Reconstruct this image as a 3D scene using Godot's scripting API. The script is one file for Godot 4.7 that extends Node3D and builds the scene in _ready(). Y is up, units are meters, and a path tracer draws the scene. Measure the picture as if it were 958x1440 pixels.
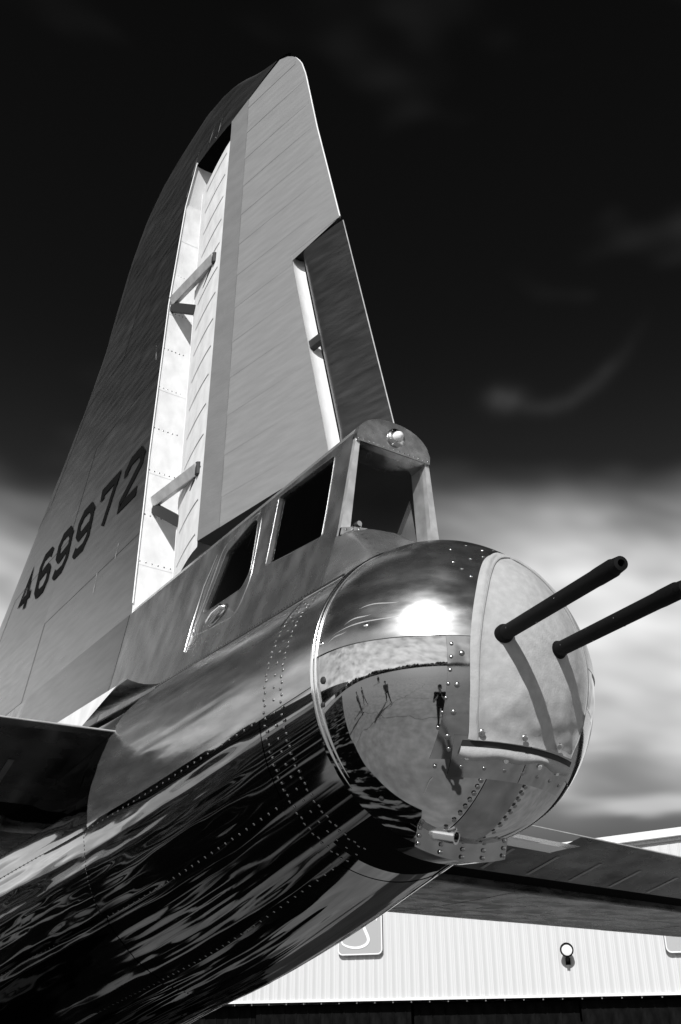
extends Node3D
# Tail of a vintage four-engined bomber on a sunlit apron, seen from below its port quarter; a pale hangar stands behind.
# Aircraft axes inside the bomber node: x runs aft, y up, z to port; heights are measured from the ground under the tail (BASE above it lies the turret's centre).

const BASE := 2.5255
var M := {}
var group_no := 0
var bomber: Node3D

func _ready() -> void:
	# ---- camera, sky, sun, exposure
	var cam := Camera3D.new()
	cam.name = "camera"
	cam.position = Vector3(0, 1.5, 0)
	cam.rotation_degrees = Vector3(30, 0, 0)
	cam.keep_aspect = Camera3D.KEEP_HEIGHT
	cam.fov = rad_to_deg(2.0 * atan(720.0 / 1423.0))
	cam.near = 0.05
	cam.far = 2000.0
	cam.current = true
	add_child(cam)
	var env := Environment.new()
	env.background_mode = Environment.BG_SKY
	var sky := Sky.new()
	var sm := PanoramaSkyMaterial.new()
	sm.panorama = sky_panorama()
	sky.sky_material = sm
	env.sky = sky
	env.tonemap_mode = Environment.TONE_MAPPER_LINEAR
	env.tonemap_exposure = 0.96
	env.sdfgi_enabled = true
	env.ssao_enabled = true
	env.ssil_enabled = true
	var we := WorldEnvironment.new()
	we.name = "world_environment"
	we.environment = env
	add_child(we)
	var sun := DirectionalLight3D.new()
	sun.name = "sun"
	sun.light_energy = 1.6
	sun.light_color = Color(1, 1, 1)
	sun.light_angular_distance = 0.5
	sun.shadow_enabled = true
	var az := deg_to_rad(-12.0)
	var el := deg_to_rad(30.0)
	var to_sun := Vector3(sin(az) * cos(el), sin(el), cos(az) * cos(el))
	sun.look_at_from_position(to_sun * 50.0, Vector3.ZERO, Vector3.UP)
	add_child(sun)

	make_materials()
	build_ground()
	build_hangar()
	build_bomber()
	build_apron_people()

# ------------------------------------------------------------------ sky
func sky_panorama() -> ImageTexture:
	var w := 1536
	var h := 768
	var data := PackedFloat32Array()
	data.resize(w * h * 3)
	var n1 := FastNoiseLite.new()
	n1.seed = 11; n1.frequency = 1.0; n1.fractal_octaves = 4; n1.noise_type = FastNoiseLite.TYPE_SIMPLEX_SMOOTH
	var n2 := FastNoiseLite.new()
	n2.seed = 5; n2.frequency = 1.0; n2.fractal_octaves = 3; n2.noise_type = FastNoiseLite.TYPE_SIMPLEX_SMOOTH
	var hook := [Vector2(11.0, 35.6), Vector2(12.7, 35.2), Vector2(14.1, 35.0), Vector2(15.5, 35.2), Vector2(17.5, 36.0), Vector2(19.7, 37.3), Vector2(21.1, 38.4), Vector2(22.4, 39.5), Vector2(23.2, 40.8)]
	var best_hook := 99.0
	for y in h:
		var e := 90.0 - (y + 0.5) / h * 180.0
		var c := cos(deg_to_rad(e))
		var s := sin(deg_to_rad(e))
		for x in w:
			var v := 0.1
			if e > -4.0:
				var ph := (x + 0.5) / w * TAU
				var d := Vector3(sin(ph) * c, s, -cos(ph) * c)
				# clear air seen through a red filter: near black overhead, grey low down
				var t := clampf(e, 0.0, 90.0)
				var base := 0.0022 + 0.011 * exp(-pow(t / 40.0, 2.0)) + 0.020 * exp(-pow(t / 31.0, 6.0)) + 0.13 * exp(-pow(t / 17.0, 2.0))
				# a bank of cloud round the horizon, wispy on its upper side
				var f := n1.get_noise_3d(d.x * 2.0, e * 0.06, d.z * 2.0)
				var g := n1.get_noise_3d(d.x * 5.0 + 7.0 + e * 0.06, e * 0.14, d.z * 5.0)
				var h2 := n2.get_noise_3d(d.x * 7.0 + 40.0 + e * 0.15, e * 0.22, d.z * 7.0)
				var top := 28.0 + 5.0 * f
				var foot := 1.0 + 16.0 * smoothstep(-0.02, 0.42, n2.get_noise_3d(d.x * 1.1 + 18.7, 3.3, d.z * 1.1))
				var bank := smoothstep(top + 5.0, top - 9.0, t) * smoothstep(foot - 6.0, foot + 4.0, t)
				var dens := clampf(bank * (1.1 + 0.55 * g + 0.4 * f + 0.3 * h2), 0.0, 1.0)
				var low := smoothstep(0.02, 0.5, n2.get_noise_3d(d.x * 5.0, e * 0.42, d.z * 5.0)) * smoothstep(22.0, 14.0, t) * smoothstep(1.0, 6.0, t)
				var wisp := pow(smoothstep(0.12, 0.75, n2.get_noise_3d(d.x * 3.0 + 20.0, e * 0.11, d.z * 3.0 + d.x * 2.0)), 1.5) * smoothstep(26.0, 33.0, t) * smoothstep(62.0, 40.0, t)
				v = base + dens * (0.74 + 0.35 * h2) + low * 0.42 * (1.0 - dens) + wisp * 0.035
				var azd := rad_to_deg(atan2(d.x, -d.z))
				if azd > 6.0 and azd < 26.0 and e > 31.0 and e < 43.0:
					var rag := 1.0 + 0.9 * n1.get_noise_3d(d.x * 16.0, d.y * 16.0, d.z * 16.0)
					v += rag * 0.04 * exp(-pow((azd - 11.3) / 1.1, 2.0) - pow((e - 35.8) / 0.65, 2.0))
					for k in hook.size() - 1:
						var q := Geometry2D.get_closest_point_to_segment(Vector2(azd, e), hook[k], hook[k + 1])
						best_hook = minf(best_hook, q.distance_to(Vector2(azd, e)))
					v += rag * 0.013 * exp(-pow(best_hook / 0.45, 2.0)) * smoothstep(10.0, 13.0, azd) * smoothstep(22.5, 16.0, azd)
					best_hook = 99.0
				v += 0.18 * exp(-pow(t / 4.0, 2.0))
			var o := (y * w + x) * 3
			data[o] = v; data[o + 1] = v; data[o + 2] = v
	return ImageTexture.create_from_image(Image.create_from_data(w, h, false, Image.FORMAT_RGBF, data.to_byte_array()))

# ------------------------------------------------------------------ materials
func noise_tex(sd: int, freq: float, lo: float, hi: float, as_normal := false, bump := 4.0, octaves := 4) -> NoiseTexture2D:
	var n := FastNoiseLite.new()
	n.seed = sd; n.frequency = freq; n.fractal_octaves = octaves
	n.noise_type = FastNoiseLite.TYPE_SIMPLEX_SMOOTH
	var t := NoiseTexture2D.new()
	t.width = 512; t.height = 512; t.seamless = true; t.noise = n
	if as_normal:
		t.as_normal_map = true
		t.bump_strength = bump
	else:
		var g := Gradient.new()
		g.set_color(0, Color(lo, lo, lo)); g.set_color(1, Color(hi, hi, hi))
		t.color_ramp = g
	return t

func dark_streak_tex() -> NoiseTexture2D:
	# near-black ground with pale patches, made for the streaks mirrored in the belly
	var t := noise_tex(25, 0.016, 0.0, 1.0, false, 4.0, 6)
	var g := Gradient.new()
	g.offsets = PackedFloat32Array([0.0, 0.58, 0.63, 0.66, 0.76, 1.0])
	g.colors = PackedColorArray([Color(0.06, 0.06, 0.06), Color(0.12, 0.12, 0.12), Color(0.3, 0.3, 0.3), Color(0.75, 0.75, 0.75), Color(0.9, 0.9, 0.9), Color(1, 1, 1)])
	t.color_ramp = g
	return t

func grey(linear: float) -> Color:
	var l := Color(linear, linear, linear)
	return l.linear_to_srgb()

func mat(named: String, linear: float, metal: float, rough: float, scale := Vector3.ONE, rough_t: Texture2D = null, col_t: Texture2D = null, nrm_t: Texture2D = null, nscale := 0.3) -> StandardMaterial3D:
	var m := StandardMaterial3D.new()
	m.resource_name = named
	m.albedo_color = grey(linear)
	m.metallic = metal
	m.roughness = rough
	m.uv1_triplanar = true
	m.uv1_scale = scale
	if rough_t: m.roughness_texture = rough_t
	if col_t: m.albedo_texture = col_t
	if nrm_t:
		m.normal_enabled = true
		m.normal_texture = nrm_t
		m.normal_scale = nscale
	m.cull_mode = BaseMaterial3D.CULL_DISABLED
	M[named] = m
	return m

func make_materials() -> void:
	var r_smear := noise_tex(1, 0.012, 0.35, 1.0)
	var c_smear := noise_tex(2, 0.01, 0.72, 1.0)
	var c_fine := noise_tex(3, 0.03, 0.78, 1.0)
	var r_fin := noise_tex(13, 0.014, 0.72, 1.0)
	var c_brush := noise_tex(10, 0.012, 0.89, 1.0, false, 4.0, 6)
	var c_soft := noise_tex(9, 0.01, 0.74, 1.0, false, 4.0, 5)
	var n_soft := noise_tex(4, 0.008, 0, 1, true, 5.0, 3)
	var n_fine := noise_tex(6, 0.05, 0, 1, true, 4.0, 3)
	var n_weave := noise_tex(7, 0.09, 0, 1, true, 3.0, 2)
	var c_stain := noise_tex(8, 0.006, 0.55, 1.0, false, 4.0, 5)
	mat("polished", 0.60, 1.0, 0.055, Vector3(0.3, 2.2, 2.2), r_smear, c_soft)
	mat("polished_b", 0.54, 1.0, 0.075, Vector3(0.3, 2.0, 2.0), r_smear, c_soft)
	mat("fin_metal", 0.39, 1.0, 0.36, Vector3(0.35, 2.6, 1.0), r_fin, c_brush)
	mat("fin_metal_b", 0.36, 1.0, 0.38, Vector3(0.3, 2.2, 1.0), r_fin, c_brush)
	mat("wall_metal", 0.5, 0.86, 0.42, Vector3(1.2, 0.8, 1.2), r_smear, c_soft, n_soft, 0.05)
	mat("shoulder_metal", 0.6, 0.9, 0.34, Vector3(0.6, 2.4, 2.4), r_smear, c_smear, n_soft, 0.10)
	mat("deck_metal", 0.55, 0.8, 0.36, Vector3(1.2, 1.8, 1.2), r_smear, c_soft, n_soft, 0.05)
	mat("frame_light", 0.62, 0.35, 0.4, Vector3(2, 2, 2), null, c_soft)
	mat("frame_metal", 0.7, 1.0, 0.35, Vector3(1.5, 1.5, 1.5), r_smear, c_fine)
	mat("dome_upper", 0.78, 0.97, 0.38, Vector3(1.2, 2.2, 1.2), r_smear, c_smear)
	mat("dome_lower", 0.82, 1.0, 0.05, Vector3(0.8, 1.6, 0.8), r_smear, c_soft)
	mat("dome_plate", 0.7, 1.0, 0.13, Vector3(1.6, 1.6, 1.6), r_smear, c_smear, n_soft, 0.03)
	mat("dome_strip", 0.5, 1.0, 0.2, Vector3(2, 2, 2), r_smear, c_smear, n_soft, 0.05)
	mat("ring_metal", 0.92, 1.0, 0.16)
	mat("rivet_metal", 0.3, 1.0, 0.25)
	mat("fabric", 0.25, 0.0, 0.62, Vector3(0.5, 3.2, 1.0), null, c_brush, n_weave, 0.12)
	mat("fabric_edge", 0.20, 0.0, 0.55, Vector3(0.5, 1.2, 1.0), null, c_brush, n_weave, 0.12)
	mat("white_paint", 0.86, 0.0, 0.5, Vector3(1.4, 0.9, 1.4), null, noise_tex(12, 0.012, 0.88, 1.0), null)
	mat("tab_metal", 0.46, 1.0, 0.36, Vector3(0.5, 2.8, 1.0), r_fin, c_brush)
	mat("black_paint", 0.006, 0.0, 0.85, Vector3(3, 3, 3))
	M["black_paint"].metallic_specular = 0.15
	mat("gun_metal", 0.005, 0.0, 0.75, Vector3(6, 6, 6))
	M["gun_metal"].metallic_specular = 0.25
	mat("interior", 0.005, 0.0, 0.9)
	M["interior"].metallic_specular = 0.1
	mat("under_skin", 0.34, 1.0, 0.4, Vector3(0.8, 2.0, 0.6), r_smear, c_stain)
	mat("canvas", 0.43, 0.0, 0.85, Vector3(3, 3, 3), null, noise_tex(14, 0.02, 0.86, 1.0), n_weave, 0.3)
	mat("canvas_edge", 0.34, 0.0, 0.85, Vector3(3, 3, 3), null, noise_tex(15, 0.02, 0.86, 1.0), n_weave, 0.3)
	mat("rubber", 0.02, 0.0, 0.7)
	mat("lamp_glass", 0.75, 0.0, 0.3)
	mat("siding", 0.57, 0.0, 0.55, Vector3(1.1, 0.06, 1.1), null, noise_tex(21, 0.012, 0.86, 1.0, false, 4.0, 6))
	mat("trim_white", 0.74, 0.0, 0.5)
	mat("door_dark", 0.008, 0.0, 0.7, Vector3(0.8, 0.3, 0.8), null, c_stain)
	M["door_dark"].metallic_specular = 0.1
	mat("roof_sheet", 0.6, 0.0, 0.6)
	mat("sign_grey", 0.31, 0.0, 0.4)
	mat("sign_white", 0.72, 0.0, 0.4)
	mat("concrete", 0.29, 0.0, 0.9, Vector3(0.25, 0.25, 0.25), null, noise_tex(23, 0.012, 0.8, 1.0, false, 4.0, 4))
	mat("added_dark_ground", 0.20, 0.0, 0.9, Vector3(0.035, 0.2, 0.2), null, dark_streak_tex())  # for the added strip, dark for what the skin mirrors
	M["added_dark_ground"].metallic_specular = 0.06
	mat("tar", 0.03, 0.0, 0.9)
	mat("trees", 0.05, 0.0, 0.95, Vector3(0.2, 0.2, 0.2), null, c_stain)
	var g := StandardMaterial3D.new()
	g.resource_name = "window_glass"
	g.transparency = BaseMaterial3D.TRANSPARENCY_ALPHA
	g.albedo_color = Color(0.05, 0.05, 0.05, 0.2)
	g.metallic_specular = 0.3
	g.roughness = 0.04
	g.cull_mode = BaseMaterial3D.CULL_DISABLED
	M["glass"] = g
	var sk := StandardMaterial3D.new()
	sk.resource_name = "person"
	sk.vertex_color_use_as_albedo = true
	sk.roughness = 0.85
	M["person"] = sk

# ------------------------------------------------------------------ mesh helpers
func new_st() -> SurfaceTool:
	var st := SurfaceTool.new()
	st.begin(Mesh.PRIMITIVE_TRIANGLES)
	return st

func grid(st: SurfaceTool, rows: Array) -> void:
	group_no += 1
	st.set_smooth_group(group_no)
	for i in rows.size() - 1:
		var r0: PackedVector3Array = rows[i]
		var r1: PackedVector3Array = rows[i + 1]
		for j in r0.size() - 1:
			tri(st, r0[j], r1[j], r1[j + 1])
			tri(st, r0[j], r1[j + 1], r0[j + 1])

func tri(st: SurfaceTool, a: Vector3, b: Vector3, c: Vector3) -> void:
	if (b - a).cross(c - a).length_squared() < 1e-16:
		return
	st.add_vertex(a); st.add_vertex(b); st.add_vertex(c)

func fan(st: SurfaceTool, c: Vector3, ring: PackedVector3Array) -> void:
	group_no += 1
	st.set_smooth_group(group_no)
	for j in ring.size() - 1:
		tri(st, c, ring[j], ring[j + 1])

func tube(st: SurfaceTool, pts: PackedVector3Array, radii: PackedFloat32Array, sides := 12, caps := true) -> void:
	var rows := []
	var up := Vector3.UP
	var last_n := Vector3.ZERO
	for i in pts.size():
		var d: Vector3 = (pts[mini(i + 1, pts.size() - 1)] - pts[maxi(i - 1, 0)])
		if d.length() < 1e-6: d = last_n if last_n != Vector3.ZERO else Vector3.RIGHT
		d = d.normalized()
		last_n = d
		if absf(d.dot(up)) > 0.95: up = Vector3.RIGHT if absf(d.x) < 0.9 else Vector3.BACK
		var s := d.cross(up).normalized()
		var t := s.cross(d)
		up = t
		var row := PackedVector3Array()
		for k in sides + 1:
			var a := TAU * (k % sides) / sides
			row.append(pts[i] + (s * cos(a) + t * sin(a)) * radii[i])
		rows.append(row)
	grid(st, rows)
	if caps:
		fan(st, pts[0], rows[0])
		fan(st, pts[-1], rows[-1])

func lathe(st: SurfaceTool, at: Vector3, axis: Vector3, zs: Array, rs: Array, sides := 24) -> void:
	var w := axis.normalized()
	var s := w.cross(Vector3.UP if absf(w.y) < 0.9 else Vector3.RIGHT).normalized()
	var t := s.cross(w)
	var rows := []
	for i in zs.size():
		var row := PackedVector3Array()
		for k in sides + 1:
			var a := TAU * (k % sides) / sides
			row.append(at + w * zs[i] + (s * cos(a) + t * sin(a)) * rs[i])
		rows.append(row)
	for i in rows.size() - 1: grid(st, [rows[i], rows[i + 1]])

func rod(st: SurfaceTool, a: Vector3, b: Vector3, r: float, sides := 10) -> void:
	tube(st, PackedVector3Array([a, b]), PackedFloat32Array([r, r]), sides)

func flat_quad(st: SurfaceTool, a: Vector3, b: Vector3, c: Vector3, d: Vector3) -> void:
	st.set_smooth_group(-1)
	tri(st, a, b, c); tri(st, a, c, d)

func box(st: SurfaceTool, x: Transform3D, size: Vector3, bevel := 0.0) -> void:
	# a box with chamfered long edges, centred on x
	st.set_smooth_group(-1)
	var h := size * 0.5
	if bevel <= 0.0: bevel = minf(h.x, minf(h.y, h.z)) * 0.12
	var prof := PackedVector2Array([Vector2(h.x - bevel, h.y), Vector2(h.x, h.y - bevel), Vector2(h.x, -h.y + bevel), Vector2(h.x - bevel, -h.y), Vector2(-h.x + bevel, -h.y), Vector2(-h.x, -h.y + bevel), Vector2(-h.x, h.y - bevel), Vector2(-h.x + bevel, h.y)])
	for i in 8:
		var p := prof[i]
		var q := prof[(i + 1) % 8]
		flat_quad(st, x * Vector3(p.x, p.y, h.z), x * Vector3(p.x, p.y, -h.z), x * Vector3(q.x, q.y, -h.z), x * Vector3(q.x, q.y, h.z))
		tri(st, x * Vector3(0, 0, h.z), x * Vector3(p.x, p.y, h.z), x * Vector3(q.x, q.y, h.z))
		tri(st, x * Vector3(0, 0, -h.z), x * Vector3(q.x, q.y, -h.z), x * Vector3(p.x, p.y, -h.z))

func beam(st: SurfaceTool, a: Vector3, b: Vector3, side: Vector3, w: float, t: float) -> void:
	# a chamfered bar from a to b, w wide along side and t thick
	var z := (b - a).normalized()
	var x := (side - z * side.dot(z)).normalized()
	var y := z.cross(x)
	box(st, Transform3D(Basis(x, y, z), (a + b) * 0.5), Vector3(w, t, a.distance_to(b)))

func plate(st: SurfaceTool, outline: PackedVector3Array, back: Vector3) -> void:
	# a closed outline given a thickness
	var c := Vector3.ZERO
	for p in outline: c += p
	c /= outline.size()
	st.set_smooth_group(-1)
	for i in outline.size():
		var p := outline[i]
		var q := outline[(i + 1) % outline.size()]
		tri(st, c, p, q)
		tri(st, c + back, q + back, p + back)
		flat_quad(st, p, q, q + back, p + back)

func finish(st: SurfaceTool) -> ArrayMesh:
	st.generate_normals()
	return st.commit()

func part(called: String, st: SurfaceTool, material: String, parent: Node) -> MeshInstance3D:
	var o := MeshInstance3D.new()
	o.name = called
	o.mesh = finish(st)
	o.material_override = M[material]
	o.cast_shadow = GeometryInstance3D.SHADOW_CASTING_SETTING_ON
	put(o, parent)
	return o

func put(o: Node, parent: Node) -> void:
	var nm := String(o.name)
	var k := 0
	while parent.has_node(NodePath(String(o.name))):
		k += 1
		o.name = "%s_%03d" % [nm, k]
	parent.add_child(o, true)

func thing(called: String, label: String, category: String, at := Vector3.ZERO, group := "") -> Node3D:
	var o := Node3D.new()
	o.name = called
	put(o, self)
	o.position = at
	tag(o, label, category, group)
	return o

func tag(o: Node, label: String, category: String, group := "") -> void:
	o.set_meta("label", label)
	o.set_meta("category", category)
	if group: o.set_meta("group", group)

func holder(called: String, parent: Node) -> Node3D:
	var o := Node3D.new()
	o.name = called
	put(o, parent)
	return o

var rivet_mesh: ArrayMesh
func rivet_shape() -> ArrayMesh:
	if rivet_mesh: return rivet_mesh
	var st := new_st()
	var rows := []
	for i in 4:
		var a := PI / 2 * i / 3.0
		var row := PackedVector3Array()
		for k in 9:
			var b := TAU * (k % 8) / 8
			row.append(Vector3(cos(a) * cos(b), sin(a) * 0.42, cos(a) * sin(b)))
		rows.append(row)
	grid(st, rows)
	rivet_mesh = finish(st)
	return rivet_mesh

func rivet(parent: Node, at: Vector3, normal: Vector3, r: float, m := "rivet_metal") -> void:
	var o := MeshInstance3D.new()
	o.name = "rivet"
	o.mesh = rivet_shape()
	o.material_override = M[m]
	o.transform = frame(at, normal, r)
	put_fast(o, parent)

var counts := {}
func put_fast(o: Node, parent: Node) -> void:
	var key := str(parent.get_instance_id()) + String(o.name)
	var k: int = counts.get(key, 0)
	counts[key] = k + 1
	if k: o.name = "%s_%03d" % [o.name, k]
	parent.add_child(o)

func frame(at: Vector3, normal: Vector3, r: float) -> Transform3D:
	var y := normal.normalized()
	var x := y.cross(Vector3(0.31, 0.2, 0.93)).normalized()
	return Transform3D(Basis(x * r, y * r, x.cross(y) * r), at)

func flat_rivet(at: Vector3, normal: Vector3, r: float) -> Transform3D:
	var t := frame(at, normal, r)
	t.basis.y *= 0.3
	return t

func rivets(parent: Node, xs: Array, m := "rivet_metal") -> void:
	# rows of rivets too small to pick apart
	var mm := MultiMesh.new()
	mm.transform_format = MultiMesh.TRANSFORM_3D
	mm.mesh = rivet_shape()
	mm.instance_count = xs.size()
	for i in xs.size(): mm.set_instance_transform(i, xs[i])
	var o := MultiMeshInstance3D.new()
	o.name = "rivet_row"
	o.multimesh = mm
	o.material_override = M[m]
	o.set_meta("kind", "stuff")
	put(o, parent)

# ------------------------------------------------------------------ ground
func build_ground() -> void:
	var st := new_st()
	st.set_smooth_group(-1)
	var n := 12
	for i in n:
		for j in n:
			var x0 := -900.0 + 1800.0 * i / n
			var z0 := -900.0 + 1800.0 * j / n
			var s := 1800.0 / n
			flat_quad(st, Vector3(x0, 0, z0), Vector3(x0 + s, 0, z0), Vector3(x0 + s, 0, z0 + s), Vector3(x0, 0, z0 + s))
	var g := part("apron_ground", st, "concrete", self)
	g.set_meta("kind", "structure")
	# tarred cracks wander over the concrete
	var cr := new_st()
	var rng := RandomNumberGenerator.new()
	rng.seed = 4
	var starts := [[Vector2(-9, 3.2), 0.02, 12.0], [Vector2(-9, -1.2), 0.05, 12.0], [Vector2(-4.5, -4), 1.35, 14.0], [Vector2(-16, 9), -0.05, 26.0], [Vector2(3, -3), 1.3, 16.0], [Vector2(-14, -6), 1.2, 30.0], [Vector2(-10, 15), 0.1, 24.0]]
	for s in starts:
		var p: Vector2 = s[0]
		var ang: float = s[1]
		var len: float = s[2]
		var left := PackedVector3Array()
		var right := PackedVector3Array()
		var k := 0.0
		while k < len:
			var a := ang + rng.randf_range(-0.7, 0.7)
			var d := Vector2(cos(a), sin(a))
			var w := rng.randf_range(0.012, 0.03)
			left.append(Vector3(p.x - d.y * w, 0.004, p.y + d.x * w))
			right.append(Vector3(p.x + d.y * w, 0.004, p.y - d.x * w))
			p += d * 0.45
			k += 0.45
		grid(cr, [left, right])
	var c := part("apron_cracks", cr, "tar", self)
	c.set_meta("kind", "structure")

	# an unseen dark strip added so that the polished skin mirrors black
	var tm := new_st()
	var near_edge := PackedVector3Array()
	var far_edge := PackedVector3Array()
	for i in 81:
		var x := lerpf(-70.0, -0.3, i / 80.0)
		near_edge.append(Vector3(x, 0, -3.55 + rng.randf_range(-0.06, 0.06) + 0.01 * x))
		far_edge.append(Vector3(x, 0, -34.0 + rng.randf_range(-0.2, 0.2)))
	# its pale streaks are turned along the fuselage to shape the mirrored bands
	var strip_turn := Basis(Vector3.UP, deg_to_rad(-58.0))
	var back := strip_turn.inverse()
	for i in 81:
		near_edge[i] = back * near_edge[i]
		far_edge[i] = back * far_edge[i]
	grid(tm, [near_edge, far_edge])
	var tmo := part("added_dark_strip", tm, "added_dark_ground", self)
	tmo.transform = Transform3D(strip_turn, Vector3(0, 0.006, 0))
	tmo.set_meta("kind", "structure")

	# a far belt of trees behind the photographer closes the horizon that the turret mirrors
	var ts := new_st()
	for b in 3:
		var rows := [PackedVector3Array(), PackedVector3Array(), PackedVector3Array(), PackedVector3Array()]
		for i in 241:
			var a := deg_to_rad(-100.0 + i * 200.0 / 240.0)
			var r := 210.0 + b * 22.0 + 6.0 * sin(i * 0.7)
			var hgt := 6.0 + b * 1.5 + rng.randf_range(-2.5, 2.5) + 2.0 * sin(i * 0.21 + b)
			for k in 4:
				var rr: float = r + [0.0, 1.0, 5.0, 14.0][k] + rng.randf_range(-1, 1)
				rows[k].append(Vector3(sin(a) * rr, [-0.2, 0.6, 1.0, 0.1][k] * hgt, cos(a) * rr))
		grid(ts, rows)
	var tr := part("distant_woods", ts, "trees", self)
	tr.set_meta("kind", "stuff")
	tag(tr, "dark far belt of woods along the edge of the airfield", "woods")

# ------------------------------------------------------------------ hangar
func build_hangar() -> void:
	var th := deg_to_rad(14.0)
	var h := thing("hangar", "long pale hangar with ribbed siding and a dark open door band", "hangar", Vector3(5.659, 0, -52.067))
	h.rotation.y = -th
	# in the hangar's axes: x to the right along the front, z towards the viewer
	var eave := 5.5
	var peak_x := 24.0
	var rake := func(x: float) -> float: return 12.21 - 0.3 + (x - 7.75) * 0.079 if x < peak_x else 12.21 - 0.3 + (2.0 * peak_x - x - 7.75) * 0.079
	var pitch := 0.437
	var s := new_st()
	# one siding panel, 1 m tall: flat field and a trapezoid rib
	var prof := PackedVector2Array([Vector2(0, 0), Vector2(pitch - 0.1, 0), Vector2(pitch - 0.085, 0.012), Vector2(pitch - 0.015, 0.012), Vector2(pitch, 0)])
	for i in prof.size() - 1:
		flat_quad(s, Vector3(prof[i].x, 0, prof[i].y), Vector3(prof[i + 1].x, 0, prof[i + 1].y), Vector3(prof[i + 1].x, 1, prof[i + 1].y), Vector3(prof[i].x, 1, prof[i].y))
	var panel := finish(s)
	var wall := holder("front_wall", h)
	var x := -26.0
	while x < 60.0:
		var o := MeshInstance3D.new()
		o.name = "siding_panel"
		o.mesh = panel
		o.material_override = M["siding"]
		o.position = Vector3(x, eave, 0)
		o.scale = Vector3(1, rake.call(x + 0.2) - eave, 1)
		put_fast(o, wall)
		x += pitch
	var x0 := -26.0
	var x1 := 60.0
	# door head, dark recess, sliding doors
	var b := new_st()
	box(b, Transform3D(Basis(), Vector3(17, eave - 0.05, 0.06)), Vector3(86, 0.1, 0.16))
	part("door_head", b, "trim_white", h)
	b = new_st()
	var k := x0
	while k < x1:
		box(b, Transform3D(Basis(), Vector3(k, eave - 0.16, -0.02)), Vector3(0.05, 0.07, 0.08))
		k += pitch * 2
	var clips := part("track_clip", b, "rivet_metal", h)
	clips.set_meta("kind", "stuff")
	for i in 11:
		b = new_st()
		var dx := x0 + 4.0 + i * 7.8
		box(b, Transform3D(Basis(), Vector3(dx, 2.65, -0.7 - 0.25 * (i % 2))), Vector3(7.7, 5.3, 0.12))
		for q in 13:
			box(b, Transform3D(Basis(), Vector3(dx - 3.6 + q * 0.6, 2.65, -0.62 - 0.25 * (i % 2))), Vector3(0.06, 5.2, 0.05))
		part("sliding_door", b, "door_dark", h)
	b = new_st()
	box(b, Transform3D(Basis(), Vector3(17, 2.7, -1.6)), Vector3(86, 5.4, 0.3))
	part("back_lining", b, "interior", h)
	# rake fascia in two steps, roof slopes, side and rear walls
	for side in 2:
		var a: float = x0 if side == 0 else peak_x
		var e: float = peak_x if side == 0 else x1
		b = new_st()
		beam(b, Vector3(a, rake.call(a) + 0.16, 0.22), Vector3(e, rake.call(e) + 0.16, 0.22), Vector3(0, 0, 1), 0.5, 0.26)
		part("rake_fascia", b, "trim_white", h)
		b = new_st()
		beam(b, Vector3(a, rake.call(a) - 0.04, 0.1), Vector3(e, rake.call(e) - 0.04, 0.1), Vector3(0, 0, 1), 0.22, 0.12)
		part("rake_trim", b, "siding", h)
		b = new_st()
		plate(b, PackedVector3Array([Vector3(a, rake.call(a) + 0.3, 0.45), Vector3(e, rake.call(e) + 0.3, 0.45), Vector3(e, rake.call(e) + 0.3, -45), Vector3(a, rake.call(a) + 0.3, -45)]), Vector3(0, 0.1, 0))
		part("roof", b, "roof_sheet", h)
		b = new_st()
		var wx: float = x0 if side == 0 else x1
		box(b, Transform3D(Basis(), Vector3(wx, rake.call(wx) * 0.5, -22.5)), Vector3(0.3, rake.call(wx), 45))
		part("side_wall", b, "siding", h)
	b = new_st()
	plate(b, PackedVector3Array([Vector3(x0, 0, -45), Vector3(x1, 0, -45), Vector3(x1, rake.call(x1), -45), Vector3(peak_x, rake.call(peak_x), -45), Vector3(x0, rake.call(x0), -45)]), Vector3(0, 0, -0.3))
	part("rear_wall", b, "siding", h)

	# letter boards
	var basis_h := Basis(Vector3.UP, -th)
	var origin := h.position
	var at := func(hx: float, hy: float, hz: float) -> Vector3: return origin + basis_h * Vector3(hx, hy, hz)
	var sg := thing("letter_sign", "square grey sign board with a white brush letter S on the hangar wall", "sign", at.call(-4.79, 7.42, 0.0), "letter boards along the hangar front")
	sg.rotation.y = -th
	sign_board(sg, 2.16, 2.4)
	b = new_st()
	var path := [Vector3(0.83, 1.5, 0.035), Vector3(0.93, 1.85, 0.06), Vector3(0.78, 2.1, 0.085), Vector3(0.45, 2.06, 0.1), Vector3(0.24, 1.72, 0.11), Vector3(0.19, 1.3, 0.12), Vector3(0.33, 0.95, 0.125), Vector3(0.43, 0.65, 0.125), Vector3(0.28, 0.42, 0.12), Vector3(-0.12, 0.3, 0.11), Vector3(-0.55, 0.35, 0.1), Vector3(-0.86, 0.5, 0.085), Vector3(-0.93, 0.68, 0.065), Vector3(-0.78, 0.85, 0.035)]
	var cv := Curve3D.new()
	for i in path.size():
		var p: Vector3 = path[i]
		var tang := Vector3.ZERO
		if i > 0 and i < path.size() - 1: tang = (path[i + 1] - path[i - 1]) / 6.0
		tang.z = 0.0
		cv.add_point(Vector3(p.x, p.y, 0.0), -tang, tang)
	var l := PackedVector3Array()
	var r := PackedVector3Array()
	var total := cv.get_baked_length()
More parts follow.
